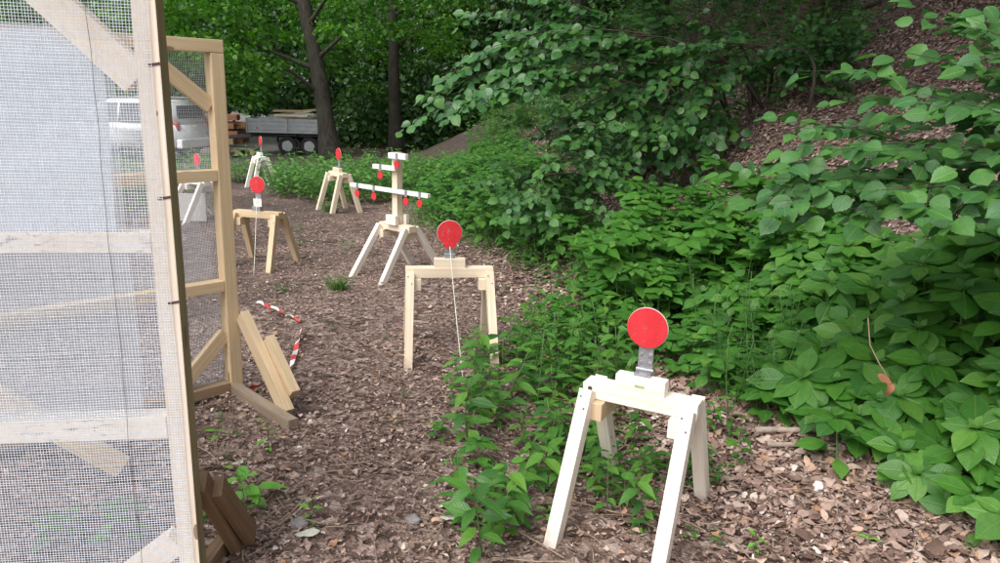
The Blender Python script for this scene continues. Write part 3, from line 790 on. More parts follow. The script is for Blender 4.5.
# ------------------------------------------------------------------ vehicles in the car park
M['car_white'] = simple('white_car_paint', (0.78, 0.79, 0.80), 0.25, vary=0.03)
M['car_dark'] = simple('black_plastic', (0.03, 0.03, 0.032), 0.55)
M['tyre'] = simple('tyre_rubber', (0.022, 0.022, 0.023), 0.8)
M['alu'] = simple('grey_aluminium', (0.40, 0.42, 0.44), 0.42, 0.15, vary=0.1, scale=8)
M['glass'] = simple('tinted_glass', (0.05, 0.065, 0.075), 0.08, spec=0.8, vary=0.05)
M['lamp_red'] = simple('red_lamp', (0.45, 0.03, 0.025), 0.2)
M['rim'] = simple('silver_rim', (0.42, 0.43, 0.44), 0.4, 0.4)

def wheel(root, x, y, r, w, name='wheel'):
    t = new_bm(); cyl_bm(t, (x, y, r), (0, 1, 0), r, w, 32, 0.03)
    o = fin('wheel', t, M['tyre'], root)
    for s in (-1, 1):
        b = new_bm()
        cyl_bm(b, (x, y + s * (w / 2 + 0.002), r), (0, 1, 0), r * 0.55, 0.012, 24)
        for k in range(5):
            a = k * 2 * math.pi / 5
            box_bm(b, (x + math.cos(a) * r * .12, y + s * (w / 2 + .012), r + math.sin(a) * r * .12), (x + math.cos(a) * r * .58, y + s * (w / 2 + .012), r + math.sin(a) * r * .58), 0.06, 0.02, (0, s, 0), 0.004)
        fin('rim', b, M['rim'], o)
    return o

def extrude_profile(bm, prof, half, bev=0.05, taper=None):
    sub = bmesh.new()
    a = [sub.verts.new((x, -half(x, z), z)) for x, z in prof]; b = [sub.verts.new((x, half(x, z), z)) for x, z in prof]
    n = len(prof)
    sub.faces.new(a); sub.faces.new(b[::-1])
    for i in range(n): sub.faces.new((a[i], b[i], b[(i + 1) % n], a[(i + 1) % n]))
    bmesh.ops.recalc_face_normals(sub, faces=sub.faces)
    if bev: bmesh.ops.bevel(sub, geom=[e for e in sub.edges], offset=bev, segments=3, affect='EDGES', clamp_overlap=True)
    me = bpy.data.meshes.new('tmp'); sub.to_mesh(me); sub.free(); bm.from_mesh(me); bpy.data.meshes.remove(me)

def build_suv():
    p = Vector((-11.5, 23.4, 0)); z = Hs(p.x, p.y)
    root = empty('parked_car', (p.x, p.y, z), R(-12), 'white off road car seen through the wire mesh of the panels', 'car')
    # front points to -x; rear at +x
    b = new_bm()
    lower = [(-2.3, 0.45), (-2.32, 0.8), (-2.15, 1.02), (-0.95, 1.12), (2.18, 1.14), (2.28, 0.95), (2.3, 0.5)]
    arch = []
    for cx in (1.42, -1.4):
        for k in range(9):
            a = math.pi * k / 8; arch.append((cx + 0.44 * math.cos(a), 0.42 + 0.42 * math.sin(a)))
    extrude_profile(b, lower + arch, lambda x, z: 0.92, 0.035)
    fin('body', b, M['car_white'], root, True)
    c = new_bm()
    cab = [(-1.05, 1.10), (-0.35, 1.74), (0.0, 1.82), (1.7, 1.82), (1.98, 1.74), (2.2, 1.12)]
    extrude_profile(c, cab, lambda x, z: 0.90 - max(0, z - 1.12) * 0.24, 0.05)
    fin('cabin', c, M['car_white'], root, True)
    for sy in (-1, 1):
        for pts in ([(-0.78, 1.16), (-0.22, 1.68), (0.28, 1.70), (0.28, 1.16)], [(0.36, 1.16), (0.36, 1.70), (1.15, 1.70), (1.15, 1.16)], [(1.24, 1.18), (1.24, 1.70), (1.72, 1.68), (1.96, 1.20)]):
            w = bmesh.new(); w.loops.layers.uv.new('UVMap')
            def yy(zz): return sy * (0.905 - (zz - 1.12) * 0.24)
            v1 = [w.verts.new((x, yy(zz), zz)) for x, zz in pts]; v2 = [w.verts.new((x, yy(zz) + sy * 0.012, zz)) for x, zz in pts]
            w.faces.new(v1); w.faces.new(v2)
            for i in range(4): w.faces.new((v1[i], v1[(i + 1) % 4], v2[(i + 1) % 4], v2[i]))
            bmesh.ops.recalc_face_normals(w, faces=w.faces)
            fin('side_window', w, M['glass'], root)
        bar('roof_rail', (-0.2, sy * 0.66, 1.87), (1.7, sy * 0.66, 1.87), 0.04, 0.04, M['alu'], root, bev=0.01)
        block('tail_light', (2.2, sy * 0.80, 1.02), (0.14, 0.16, 0.34), M['lamp_red'], root, 0.02)
        block('wing_mirror', (-0.72, sy * 1.02, 1.18), (0.16, 0.18, 0.16), M['car_white'], root, 0.04)
    block('rear_window', (2.12, 0, 1.45), (0.05, 1.25, 0.42), M['glass'], root, 0.01).rotation_euler = (0, 0, 0)
    block('rear_bumper', (2.33, 0, 0.58), (0.2, 1.84, 0.26), M['car_white'], root, 0.05)
    block('front_bumper', (-2.36, 0, 0.55), (0.2, 1.84, 0.28), M['car_white'], root, 0.05)
    block('underbody', (0, 0, 0.42), (4.0, 1.5, 0.2), M['car_dark'], root, 0.03)
    for x in (-1.4, 1.42):
        for sy in (-1, 1): wheel(root, x, sy * 0.80, 0.38, 0.25)
build_suv()

def build_trailer():
    p = Vector((-7.45, 26.8, 0)); z = Hs(p.x, p.y)
    root = empty('tipper_trailer', (p.x, p.y, z), R(4), 'grey twin axle trailer loaded with pale timber beyond the nettles', 'trailer')
    L, W, z0, h = 2.75, 1.6, 0.80, 0.42
    block('load_floor', (0, 0, z0 - 0.03), (L, W, 0.06), M['alu'], root, 0.005)
    for sy in (-1, 1):
        b = new_bm(); blk(b, (0, sy * (W / 2 - 0.015), z0 + h / 2), (L, 0.03, h), 0.006)
        for k in range(3): blk(b, (0, sy * (W / 2 + 0.006), z0 + 0.07 + k * 0.14), (L - 0.02, 0.014, 0.05), 0.004)
        fin('side_board', b, M['alu'], root)
        for x in (-L / 2 + 0.03, 0, L / 2 - 0.03):
            block('corner_post', (x, sy * (W / 2 + 0.02), z0 + h / 2), (0.05, 0.03, h + 0.03), M['steel'], root, 0.004)
        b = new_bm()
        for cx in (-0.02, 0.72):
            blk(b, (cx, sy * (W / 2 - 0.12), 0.665), (0.66, 0.24, 0.03), 0.008)
        blk(b, (-0.36, sy * (W / 2 - 0.12), 0.54), (0.03, 0.24, 0.24), 0.008); blk(b, (1.06, sy * (W / 2 - 0.12), 0.54), (0.03, 0.24, 0.24), 0.008)
        fin('mudguard', b, M['car_dark'], root)
        for cx in (-0.02, 0.72): wheel(root, cx, sy * (W / 2 - 0.11), 0.315, 0.2)
        block('side_reflector', (-1.0, sy * (W / 2 + 0.018), z0 + 0.1), (0.09, 0.012, 0.03), M['lamp_red'], root, 0.002)
    for sx in (-1, 1): block('end_board', (sx * (L / 2 - 0.015), 0, z0 + h / 2), (0.03, W - 0.07, h), M['alu'], root, 0.006)
    b = new_bm()
    for sy in (-1, 1): blk(b, (0, sy * 0.4, 0.66), (L - 0.1, 0.08, 0.16), 0.006)
    for x in (-1.2, -0.5, 0.35, 1.2): blk(b, (x, 0, 0.66), (0.06, 0.78, 0.12), 0.004)
    fin('chassis', b, M['car_dark'], root)
    b = new_bm(); box_bm(b, (-1.3, 0.38, 0.6), (-2.6, 0.0, 0.5), 0.08, 0.1); box_bm(b, (-1.3, -0.38, 0.6), (-2.6, -0.0, 0.497), 0.08, 0.1); blk(b, (-2.75, 0, 0.52), (0.4, 0.09, 0.1))
    fin('drawbar', b, M['dark_steel'], root)
    cyl('jockey_wheel', (-2.4, 0.12, 0.12), (0, 1, 0), 0.1, 0.06, M['tyre'], root, 18)
    # load
    for i in range(11):
        a = random.uniform(-0.15, 0.15); y0 = -0.6 + i * 0.12; zz = z0 + 0.50 + random.uniform(-0.1, 0.16) + 0.06 * math.sin(i * 1.3)
        x0 = random.uniform(-0.7, 0.1)
        o = bar('timber_batten', (x0, y0, zz), (x0 + random.uniform(0.7, 1.3), y0 + a, zz + random.uniform(-0.08, 0.16)), 0.09, 0.07, M['tan_wood'] if i % 3 else M['pale_wood'])
        o.location = root.location; o.rotation_euler = root.rotation_euler
        tag(o, 'pale timber offcut heaped on the grey trailer', 'timber', 'timber offcuts on the trailer')
build_trailer()

def timber_heap():
    for i in range(12):
        x = -11.1 + random.uniform(-0.25, 0.25); y = 28.2 + (i % 3) * 0.3; lv = i // 3
        z = Hs(x, y) + 0.3 + lv * 0.28
        o = bar('timber_beam', (x - 1.0, y, z), (x + 1.35, y + random.uniform(-0.1, 0.1), z + random.uniform(-0.05, 0.05)), 0.22, 0.2, M['red_wood'] if i % 4 else M['old_wood'], bev=0.01)
        tag(o, 'reddish brown beam in the stack left of the trailer', 'timber', 'beams stacked left of the trailer')
    p = Vector((-8.7, 25.0, 0)); z = Hs(p.x, p.y)
    root = empty('pallet', (p.x, p.y, z), R(6), 'low wooden pallet with pale block ends in front of the trailer drawbar', 'pallet')
    for k in range(5): block('deck_board', (0, -0.36 + k * 0.18, 0.26), (1.1, 0.12, 0.03), M['grey_wood'], root)
    for x in (-0.48, 0, 0.48):
        for y in (-0.36, 0, 0.36): block('pallet_block', (x, y, 0.17), (0.13, 0.13, 0.14), M['tan_wood'] if y < 0 else M['old_wood'], root)
    for y in (-0.36, 0, 0.36): block('bottom_board', (0, y, 0.085), (1.1, 0.12, 0.025), M['old_wood'], root)
timber_heap()

# ------------------------------------------------------------------ trees
def spray_cloud(q, centers, radii, per, size, temps, mi=0, flat=0.35, up=0.55):
    for c, r in zip(centers, radii):
        n = per
        a = rng.uniform(0, 2 * math.pi, n); rr = r * np.sqrt(rng.random(n))
        P = np.stack([c[0] + rr * np.cos(a), c[1] + rr * np.sin(a), c[2] + rng.normal(0, r * flat * 0.4, n) - 0.28 * rr * rr / max(r, .1)], 1)
        D = np.stack([np.cos(a), np.sin(a), rng.normal(-0.35, 0.35, n)], 1) + rv(n, 0.45)
        N = np.array([0, 0, up]) + rv(n, 0.42)
        put_leaves(q, temps, P, D, N, size * rng.uniform(0.65, 1.25, n), mi)

def trunk_mesh(pts, r0, r1, sides=14, flare=1.5):
    q = QM(); n = 26
    P = np.array(pts, float); t = np.linspace(0, 1, len(P)); tt = np.linspace(0, 1, n)
    C = np.stack([np.interp(tt, t, P[:, k]) for k in range(3)], 1)
    C[:, 0] += 0.05 * np.sin(tt * 9 + r0 * 40) * r0 * 3
    rad = r0 + (r1 - r0) * tt; rad = rad * (1 + (flare - 1) * np.exp(-tt * n * 0.55)) * (1 + 0.05 * np.sin(tt * 31))
    put_tube(q, C, rad, sides)
    return q

def tree(label, x, y, lean, Ht, r0, crown_c, crown_r, nspray, per, leaf, mat='tree_leaf', group=None, bare=0.0, limbs=7, bark_m='bark', spray_r=(0.5, 1.0), name='broadleaf_tree', temps=None, zmin=None):
    z = Hs(x, y) - 0.1
    root = empty(name, (x, y, z), 0, label, 'tree', group)
    top = np.array([lean[0], lean[1], Ht])
    q = trunk_mesh([(0, 0, 0), tuple(top * 0.3 + np.array([0.03, 0, 0])), tuple(top * 0.65), tuple(top)], r0, r0 * 0.35)
    link('trunk', q.mesh('trunk', [M[bark_m]]), root)
    # spray centres in an ellipsoid shell
    C = []
    while len(C) < nspray:
        v = rng.uniform(-1, 1, 3); l = np.linalg.norm(v)
        if l < 1 and l > 0.35:
            p = np.array(crown_c) + v * np.array(crown_r)
            if zmin is not None and p[2] < zmin + 0.6 * math.sin(p[0] * 1.1 + p[1]): continue
            tx = top[0] * p[2] / Ht
            if bare and p[1] < 0.6 and abs(p[0] - tx) < bare: continue
            C.append(p)
    cq = QM(); spray_cloud(cq, C, rng.uniform(*spray_r, len(C)), per, leaf, temps or T_TREE)
    link('crown', cq.mesh('crown', [M[mat]]), root)
    for k in range(limbs):
        c = C[int(rng.integers(0, len(C)))]
        h = np.clip(c[2] - 0.8 - 0.5 * random.random(), 0.2 * Ht, 0.92 * Ht) / Ht
        a = top * h; m_ = (a + c) / 2 + np.array([0, 0, 0.35])
        lq = QM(); put_tube(lq, [a, a * 0.6 + m_ * 0.4, m_, m_ * 0.5 + c * 0.5, c], np.array([0.30, 0.22, 0.15, 0.09, 0.03]) * r0, 7)
        link('limb', lq.mesh('limb', [M[bark_m]]), root)
    return root

# two big trunks beside the trailer
tree('thick dark trunk leaning left at the right end of the trailer', -5.55, 24.6, (-1.9, 0.6), 11, 0.29, (-2.2, -0.8, 5.4), (5.0, 3.4, 3.4), 170, 80, 0.15, limbs=12, zmin=2.6, bare=1.25)
tree('straight dark trunk right of the leaning one, behind the mound', -4.0, 28.5, (-0.5, 0.4), 12, 0.24, (-0.3, 0.4, 6.6), (4.2, 3.2, 4.4), 150, 75, 0.15, limbs=10, zmin=2.9, bare=0.9)
# bushy trees behind and to the left of them
spec = [(-12.5, 31, 9, 0.22, 3.2), (-16.5, 29, 9, 0.22, 3.4), (-21, 31, 10, 0.25, 3.6), (-26, 30, 9, 0.22, 3.6), (-9, 36, 9, 0.2, 3.2), (-4.5, 37, 9, 0.2, 3.0), (-0.5, 35, 9, 0.18, 2.8), (3.2, 33, 9, 0.22, 2.8), (6.8, 30, 9, 0.2, 2.8), (-14, 38, 10, 0.2, 3.6), (-31, 34, 10, .25, 4)]
labs = ['leafy tree above the beam stack left of the trailer', 'leafy tree above the white car, right of two', 'leafy tree above the white car, left of two', 'leafy tree behind the plastic sheet at the left edge',
        'dark tree between the two big trunks', 'dark tree just right of the straight trunk', 'shaded tree behind the drooping twig tips', 'shaded tree behind the hazel branch, lower on the bank',
        'shaded tree behind the hazel branch, higher on the bank', 'tree rising behind the trailer', 'farthest left leafy tree behind the nearest screen']
for (x, y, h, r, cr), lb in zip(spec, labs):
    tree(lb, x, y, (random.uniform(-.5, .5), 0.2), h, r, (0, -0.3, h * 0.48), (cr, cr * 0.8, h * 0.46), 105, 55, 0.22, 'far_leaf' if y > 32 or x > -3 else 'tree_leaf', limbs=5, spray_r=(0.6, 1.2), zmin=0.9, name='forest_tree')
# trees on the bank: trunks in view, crowns closing over the slope
bank = [('brown trunk at the top of the bank near the right edge', 6.3, 9.6, 0.24, 'bark2', 11), ('slim dark trunk high on the bank above the hazel', 5.4, 14.0, 0.16, 'bark', 10), ('dark trunk on the bank behind the overhanging branch', 3.2, 16.5, 0.15, 'bark', 11),
        ('bank tree with grey trunk far up between the others', 7.2, 17.5, 0.2, 'bark', 11), ('tree beyond the bank trunks, trunk mostly hidden', 2.2, 23.0, 0.18, 'bark', 12), ('tree on the upper bank beside the right edge', 9.5, 12.5, 0.22, 'bark', 10)]
for lb, x, y, r, bm_, h in bank:
    tree(lb, x, y, (random.uniform(-1.2, -0.2), random.uniform(-.3, .3)), h, r, (-0.8, -0.4, h * 0.72), (3.6, 3.6, 2.6), 70, 50, 0.24, 'far_leaf', limbs=5, bark_m=bm_, spray_r=(0.7, 1.3), zmin=4.6, name='bank_or_added_tree')

for lb, x, y, h, cc, cr, zm in (('added shade tree above the near hazel, crown over the bank', 5.4, 5.6, 8, (-2.5, -0.2, 4.0), (2.7, 3.2, 1.6), 2.0),
                            ('added tree rooted high on the bank to shade the slope', 7.6, 7.6, 8, (-2.4, 0.4, 3.7), (3.2, 3.2, 1.7), 1.8), ('added shade tree on the bank, crown over the hazel branches', 4.4, 11.5, 8, (-1.5, -1.4, 4.4), (3.4, 3.4, 1.7), 2.6),
                            ('added shade tree farther back, crown above the mound', 3.4, 17.5, 9, (-2.6, -1.6, 5.2), (3.6, 3.4, 1.9), 3.6), ('added shade tree on the slope behind the brown trunk', 8.2, 10.5, 8, (-2.2, -1.2, 3.6), (3.0, 2.8, 1.5), 1.9)):
    tree(lb, x, y, (-0.6, 0), h, 0.17, cc, cr, 160, 80, 0.27, 'far_leaf', limbs=6, bark_m='bark2', spray_r=(0.7, 1.2), zmin=zm, name='bank_or_added_tree')  # extra trees, added so their low crowns darken the slope

def understory():
    q = QM(); n = 26000
    x = rng.uniform(-7, 9, n); y = 30 + 12 * rng.random(n); b = 1.1 + 0.8 * np.sin(x * 1.3) * np.sin(y * 0.9 + x)
    zz = np.abs(b) * 2.0 * rng.random(n)
    put_leaves(q, T_FAR, np.stack([x, y, Hn(x, y) + zz], 1), rv(n), np.array([0, -0.4, 0.7]) + rv(n, 0.5), rng.uniform(0.15, 0.32, n))
    o = link('understory', q.mesh('understory', [M['far_leaf']])); tag(o, 'dark bushy understory between the trunks beyond the mound', 'understory', kind='stuff')
understory()

def far_wood():
    q = QM(); n = 60000
    x = rng.uniform(-75, 45, n); y = 52 + 14 * rng.random(n) - 0.004 * x * x * (x < 0)
    zz = 13 * rng.random(n) ** 1.3
    y += 2.5 * np.sin(x * 0.5)
    P = np.stack([x, y, Hn(x, y) + zz], 1)
    put_leaves(q, T_FAR, P, rv(n), np.array([0, -0.5, 0.6]) + rv(n, 0.5), rng.uniform(0.3, 0.7, n))
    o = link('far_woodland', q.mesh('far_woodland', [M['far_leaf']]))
    tag(o, 'dark mass of woodland closing the view behind the trees', 'woodland', kind='stuff')
far_wood()

# ------------------------------------------------------------------ hazel branches
LIGHT = np.array([-0.38, -0.5, 0.0])
def leafy_branch(lq, wq, p0, p1, sag, nl, size, temps, rad, twigs=5, up=0.9):
    p0 = np.array(p0, float); p1 = np.array(p1, float)
    def path(t): return p0 + (p1 - p0) * t + np.array([0, 0, 1.0]) * (sag * 4 * t * (1 - t))
    ts = np.linspace(0, 1, 9); pts = np.array([path(t) for t in ts]) + rv(9, 0.006) * np.linspace(0, 1, 9)[:, None]
    put_tube(wq, pts, np.linspace(rad, rad * 0.25, 9), 5)
    def leaves(a, b, n, sz, droop):
        a = np.array(a); b = np.array(b); ax = b - a; L = np.linalg.norm(ax); ax = ax / L
        side = unit(np.cross(ax, [0, 0, 1.0]))
        t = np.linspace(0.12, 1.0, n); s = np.where(np.arange(n) % 2, 1, -1)
        P = a + (b - a) * t[:, None] + np.array([0, 0, -droop]) * (t ** 2)[:, None]
        D = ax * 0.55 + side * s[:, None] * 0.85 + np.array([0, 0, -0.22]) + rv(n, 0.22)
        D[-1] = ax + np.array([0, 0, -0.25])
        N = np.array([0, 0, up]) + LIGHT + rv(n, 0.40)
        P = P + unit(D) * 0.012
        put_leaves(lq, temps, P, D, N, sz * rng.uniform(0.6, 1.15, n))
    L = np.linalg.norm(p1 - p0)
    for k in range(twigs):
        t = 0.25 + 0.72 * (k + random.random() * 0.6) / twigs
        a = path(t); ax = unit(path(min(1, t + .05)) - path(t - .05)); side = unit(np.cross(ax, [0, 0, 1.0]))
        s = 1 if k % 2 else -1
        d = unit(ax * 0.8 + side * s * random.uniform(0.4, 0.95) + np.array([0, 0, random.uniform(-0.25, 0.12)]))
        l = size * random.uniform(2.6, 4.6)
        b = a + d * l
        put_tube(wq, [a, (a + b) / 2 + np.array([0, 0, 0.02 * l]), b], [rad * 0.35, rad * 0.25, rad * 0.12], 4)
        leaves(a, b, max(4, int(nl)), size, 0.08 * l)
    e0 = path(0.55); leaves(e0, path(1.0), int(nl * 1.5), size, 0.0)

def hazel_near():
    bx, by = 2.75, 3.05; bz = Hs(bx, by)
    root = empty('hazel_bush', (bx, by, bz), 0, 'hazel bush with broad toothed leaves reaching in from right edge', 'bush')
    lq, wq = QM(), QM()
    tips = [(745, 165, 3.0), (770, 205, 2.9), (800, 120, 3.1), (775, 190, 2.9), (850, 70, 3.2), (835, 150, 2.8), (880, 190, 2.6), (905, 100, 2.9), (925, 205, 2.6), (955, 60, 2.9),
            (960, 150, 2.6), (985, 190, 2.5), (990, 30, 2.8), (850, 215, 2.9), (930, 180, 2.8), (990, 110, 2.5), (1030, 60, 2.6), (1040, 160, 2.5), (815, 185, 3.0), (900, 150, 3.1), (1010, 215, 2.5), (950, 110, 3.1), (1075, 110, 2.8), (880, 115, 3.3), (965, 20, 3.1)]
    for i, (px, py, dp) in enumerate(tips):
        p1 = np.array(at_depth(px, py, dp)) - np.array([bx, by, bz])
        p0 = np.array([random.uniform(-0.1, 0.1), random.uniform(-0.1, 0.1), 0.35 * random.random() + 0.1])
        # start the leafy part from a stem node some way along
        m_ = p0 + (p1 - p0) * 0.45 + np.array([0.05, 0.05, 0.22])
        put_tube(wq, [p0, (p0 + m_) / 2 + np.array([0.03, 0, 0.08]), m_], [0.012, 0.009, 0.006], 6)
        leafy_branch(lq, wq, m_, p1, 0.05, 6, 0.080, T_HAZEL, 0.006, twigs=6)
    link('foliage', lq.mesh('foliage', [M['hazel']]), root); link('stems', wq.mesh('stems', [M['twig']]), root)
hazel_near()

def hazel_mid():
    bp = hit(725, 150); bx, by, bz = bp
    bx, by = 2.6, 8.3; bz = Hs(bx, by)
    root = empty('hazel_bush', (bx, by, bz), 0, 'hazel with long leafy branches arching out over the path from bank', 'bush')
    lq, wq = QM(), QM()
    tips = [(412, 120, 7.0), (425, 95, 7.1), (440, 75, 7.2), (455, 108, 6.9), (470, 55, 7.4), (480, 90, 7.0), (500, 70, 7.2), (505, 35, 7.6), (520, 95, 7.2), (535, 20, 7.8), (540, 60, 7.3), (560, 85, 7.4), (575, 40, 7.6),
            (590, 10, 7.9), (600, 70, 7.5), (615, 110, 7.3), (630, 45, 7.8), (640, 85, 7.6), (655, 15, 8.0), (660, 130, 7.4), (680, 60, 7.8), (690, 100, 7.6), (710, 30, 8.1), (720, 130, 7.7), (560, 120, 7.5), (590, 140, 7.4), (640, 150, 7.3), (680, 160, 7.5),
            (600, 165, 7.3), (545, 135, 7.8), (750, 80, 8.0), (690, -30, 8), (620, -30, 8), (560, -25, 7.8), (515, -5, 7.8), (735, -10, 8), (470, 15, 7.8)]
    for i, (px, py, dp) in enumerate(tips):
        p1 = np.array(at_depth(px, py, dp)) - np.array([bx, by, bz])
        p0 = np.array([random.uniform(-0.9, 0.5), random.uniform(-0.6, 0.9), 0.3 * random.random()]); p0[2] += Hs(bx + p0[0], by + p0[1]) - bz
        f = 0.2 if px > 520 else 0.42
        m_ = p0 + (p1 - p0) * f + np.array([0, 0, 0.55])
        if i % 3 == 0: put_tube(wq, [p0, p0 * .75 + m_ * .25 + np.array([0.05, 0, 0.13]), (p0 + m_) / 2 + np.array([0.07, 0, 0.15]), p0 * .25 + m_ * .75 + np.array([0.04, 0, 0.1]), m_], [0.02, 0.018, 0.015, 0.012, 0.009], 6)
        leafy_branch(lq, wq, m_, p1, 0.12, 7, 0.108, T_HAZEL, 0.009, twigs=10 if px > 520 else 9)
    link('foliage', lq.mesh('foliage', [M['hazel_dark']]), root); link('stems', wq.mesh('stems', [M['twig']]), root)
hazel_mid()

def ivy_sapling():
    p = hit(528, 262); bx, by, bz = p.x, p.y, Hs(p.x, p.y)
    root = empty('sapling', (bx, by, bz), 0, 'bushy young tree with creeper clad stem at the foot of bank', 'tree')
    lq, wq, vq = QM(), QM(), QM()
    put_tube(wq, [(0, 0, -0.05), (0.02, 0, 0.35), (0.10, 0.05, 0.8), (0.2, 0.1, 1.3)], [0.028, 0.024, 0.018, 0.01], 7)
    n = 260; t = rng.random(n)
    P = np.stack([0.02 + 0.18 * t * t, 0.1 * t, 1.15 * t], 1); a = rng.uniform(0, 6.28, n)
    D = np.stack([np.cos(a), np.sin(a), rng.normal(-0.4, 0.3, n)], 1)
    put_leaves(vq, T_NETTLE, P + unit(D) * 0.03, D, np.array([0, -.6, .6]) + rv(n, .3), rng.uniform(0.04, 0.07, n))
    for i in range(34):
        a = random.uniform(0, 6.28); h = random.uniform(0.35, 1.25)
        p0 = np.array([0.02 + 0.1 * h * h, 0.05 * h, h]); r = random.uniform(0.35, 0.85) * (1.2 - 0.45 * h)
        p1 = p0 + np.array([math.cos(a) * r + 0.18, math.sin(a) * r, random.uniform(-0.15, 0.3)])
        leafy_branch(lq, wq, p0, p1, 0.06, 6, 0.085, T_HAZEL, 0.006, twigs=4)
    link('foliage', lq.mesh('foliage', [M['hazel']]), root); link('stem', wq.mesh('stem', [M['twig']]), root)
    tag(link('creeper', vq.mesh('creeper', [M['nettle']]), root))
ivy_sapling()

# ------------------------------------------------------------------ herbs
def balsam_arrays(h, ls, seed, nodes=6):
    st = random.getstate(); random.seed(seed)
    sq, lq = QM(), QM()
    lx, ly = random.uniform(-.12, .12) * h, random.uniform(-.12, .12) * h
    path = lambda t: np.array([lx * t * t, ly * t * t, h * t])
    put_tube(sq, [path(t) for t in np.linspace(0, 1, 6)], np.linspace(0.0055, 0.0028, 6), 6)
    ang = random.random() * 6.28
    P, D, N, S = [], [], [], []
    for k in range(nodes):
        t = 0.32 + 0.6 * k / (nodes - 1)
        for m_ in range(2):
            ang += 2.4
            d = np.array([math.cos(ang), math.sin(ang), random.uniform(-0.1, 0.25)]); d /= np.linalg.norm(d)
            pl = ls * random.uniform(0.25, 0.5)
            a = path(t); b = a + d * pl
            put_tube(sq, [a, b], [0.0022, 0.0016], 4, cap=False)
            P.append(b); dd = d + np.array([0, 0, random.uniform(-0.30, 0.02)]); D.append(dd)
            N.append(np.array([0, 0, 1.0]) + np.random.default_rng(seed * 31 + k * 2 + m_).normal(0, 0.18, 3)); S.append(ls * random.uniform(0.75, 1.1))
    n = random.randint(6, 8); ang0 = random.random() * 6.28
    for k in range(n):
        a = ang0 + k * 6.283 / n + random.uniform(-.18, .18)
        d = np.array([math.cos(a), math.sin(a), random.uniform(-0.16, 0.16)])
        P.append(path(1.0) + d * 0.014); D.append(d); N.append(np.array([0, 0, 1.0]) + np.random.default_rng(seed * 77 + k).normal(0, 0.15, 3)); S.append(ls * random.uniform(0.6, 1.12))
    for k in range(4):
        a = k * 1.57 + 0.4
        P.append(path(1.0) + np.array([0, 0, .004])); D.append(np.array([math.cos(a) * .7, math.sin(a) * .7, 0.75])); N.append(np.array([-math.cos(a), -math.sin(a), 0.6])); S.append(ls * random.uniform(0.25, 0.42))
    put_leaves(lq, T_BALSAM, P, D, N, S)
    random.setstate(st)
    return sq, lq

def nettle_qm(h, ls, seed, pairs=7, tmpl=None, whorl=2, mi_leaf=1):
    r = np.random.default_rng(seed); q = QM()
    lx, ly = r.uniform(-.2, .2, 2) * h
    path = lambda t: np.array([lx * t * t, ly * t * t, h * t])
    put_tube(q, [path(t) for t in np.linspace(0, 1, 5)], np.linspace(0.0032, 0.0016, 5), 4, 0)
    P, D, N, S = [], [], [], []
    for k in range(pairs):
        t = 0.18 + 0.82 * k / (pairs - 1); a0 = k * 1.5708 + r.uniform(-.3, .3)
        for j in range(whorl):
            a = a0 + j * 2 * math.pi / whorl + r.uniform(-.2, .2)
            d = np.array([math.cos(a), math.sin(a), r.uniform(-0.15, 0.3)])
            P.append(path(t) + d * 0.012); D.append(d); N.append(np.array([0, 0, 1.0]) + r.normal(0, .22, 3))
            S.append(ls * (0.55 + 0.9 * t * (1.35 - t)) * r.uniform(0.75, 1.15) * (0.55 if k == pairs - 1 else 1))
    put_leaves(q, tmpl or T_NETTLE, P, D, N, S, mi_leaf)
    return q

# individual large-leaved balsam plants along the foot of the bank
BAL = []
for i in range(12):
    h = (0.16, 0.26, 0.38, 0.48)[i // 3] + 0.02 * (i % 3); sq, lq = balsam_arrays(h, 0.150 + 0.012 * (i % 3), 100 + i, 3 + i // 3)
    BAL.append((sq.mesh('stem', [M['stem']]), lq.mesh('foliage', [M['balsam']])))

def place_balsam(x, y, sc, rz, label, group, k=None, tilt=(0, 0)):
    sm, lm = BAL[random.randrange(len(BAL)) if k is None else k]
    e = empty('balsam_plant', (x, y, Hs(x, y) - 0.01), rz, label, 'plant', group)
    e.rotation_mode = 'ZYX'; e.rotation_euler = (tilt[0], tilt[1], rz); e.scale = (sc, sc, sc)
    link('stem', sm, e); link('foliage', lm, e)
    return e

def in_poly(x, y, poly):
    c = False; n = len(poly)
    for i in range(n):
        (x0, y0), (x1, y1) = poly[i], poly[(i + 1) % n]
        if (y0 > y) != (y1 > y) and x < (x1 - x0) * (y - y0) / (y1 - y0) + x0: c = not c
    return c

def sample(poly, n, mind):
    xs = [p[0] for p in poly]; ys = [p[1] for p in poly]; out = []; tries = 0
    while len(out) < n and tries < n * 120:
        tries += 1
        x, y = random.uniform(min(xs), max(xs)), random.uniform(min(ys), max(ys))
        if not in_poly(x, y, poly): continue
        if any((x - a) ** 2 + (y - b) ** 2 < mind * mind for a, b in out): continue
        out.append((x, y))
    return out

def world_poly(pxs): return [(p.x, p.y) for p in (hit(*q) for q in pxs)]

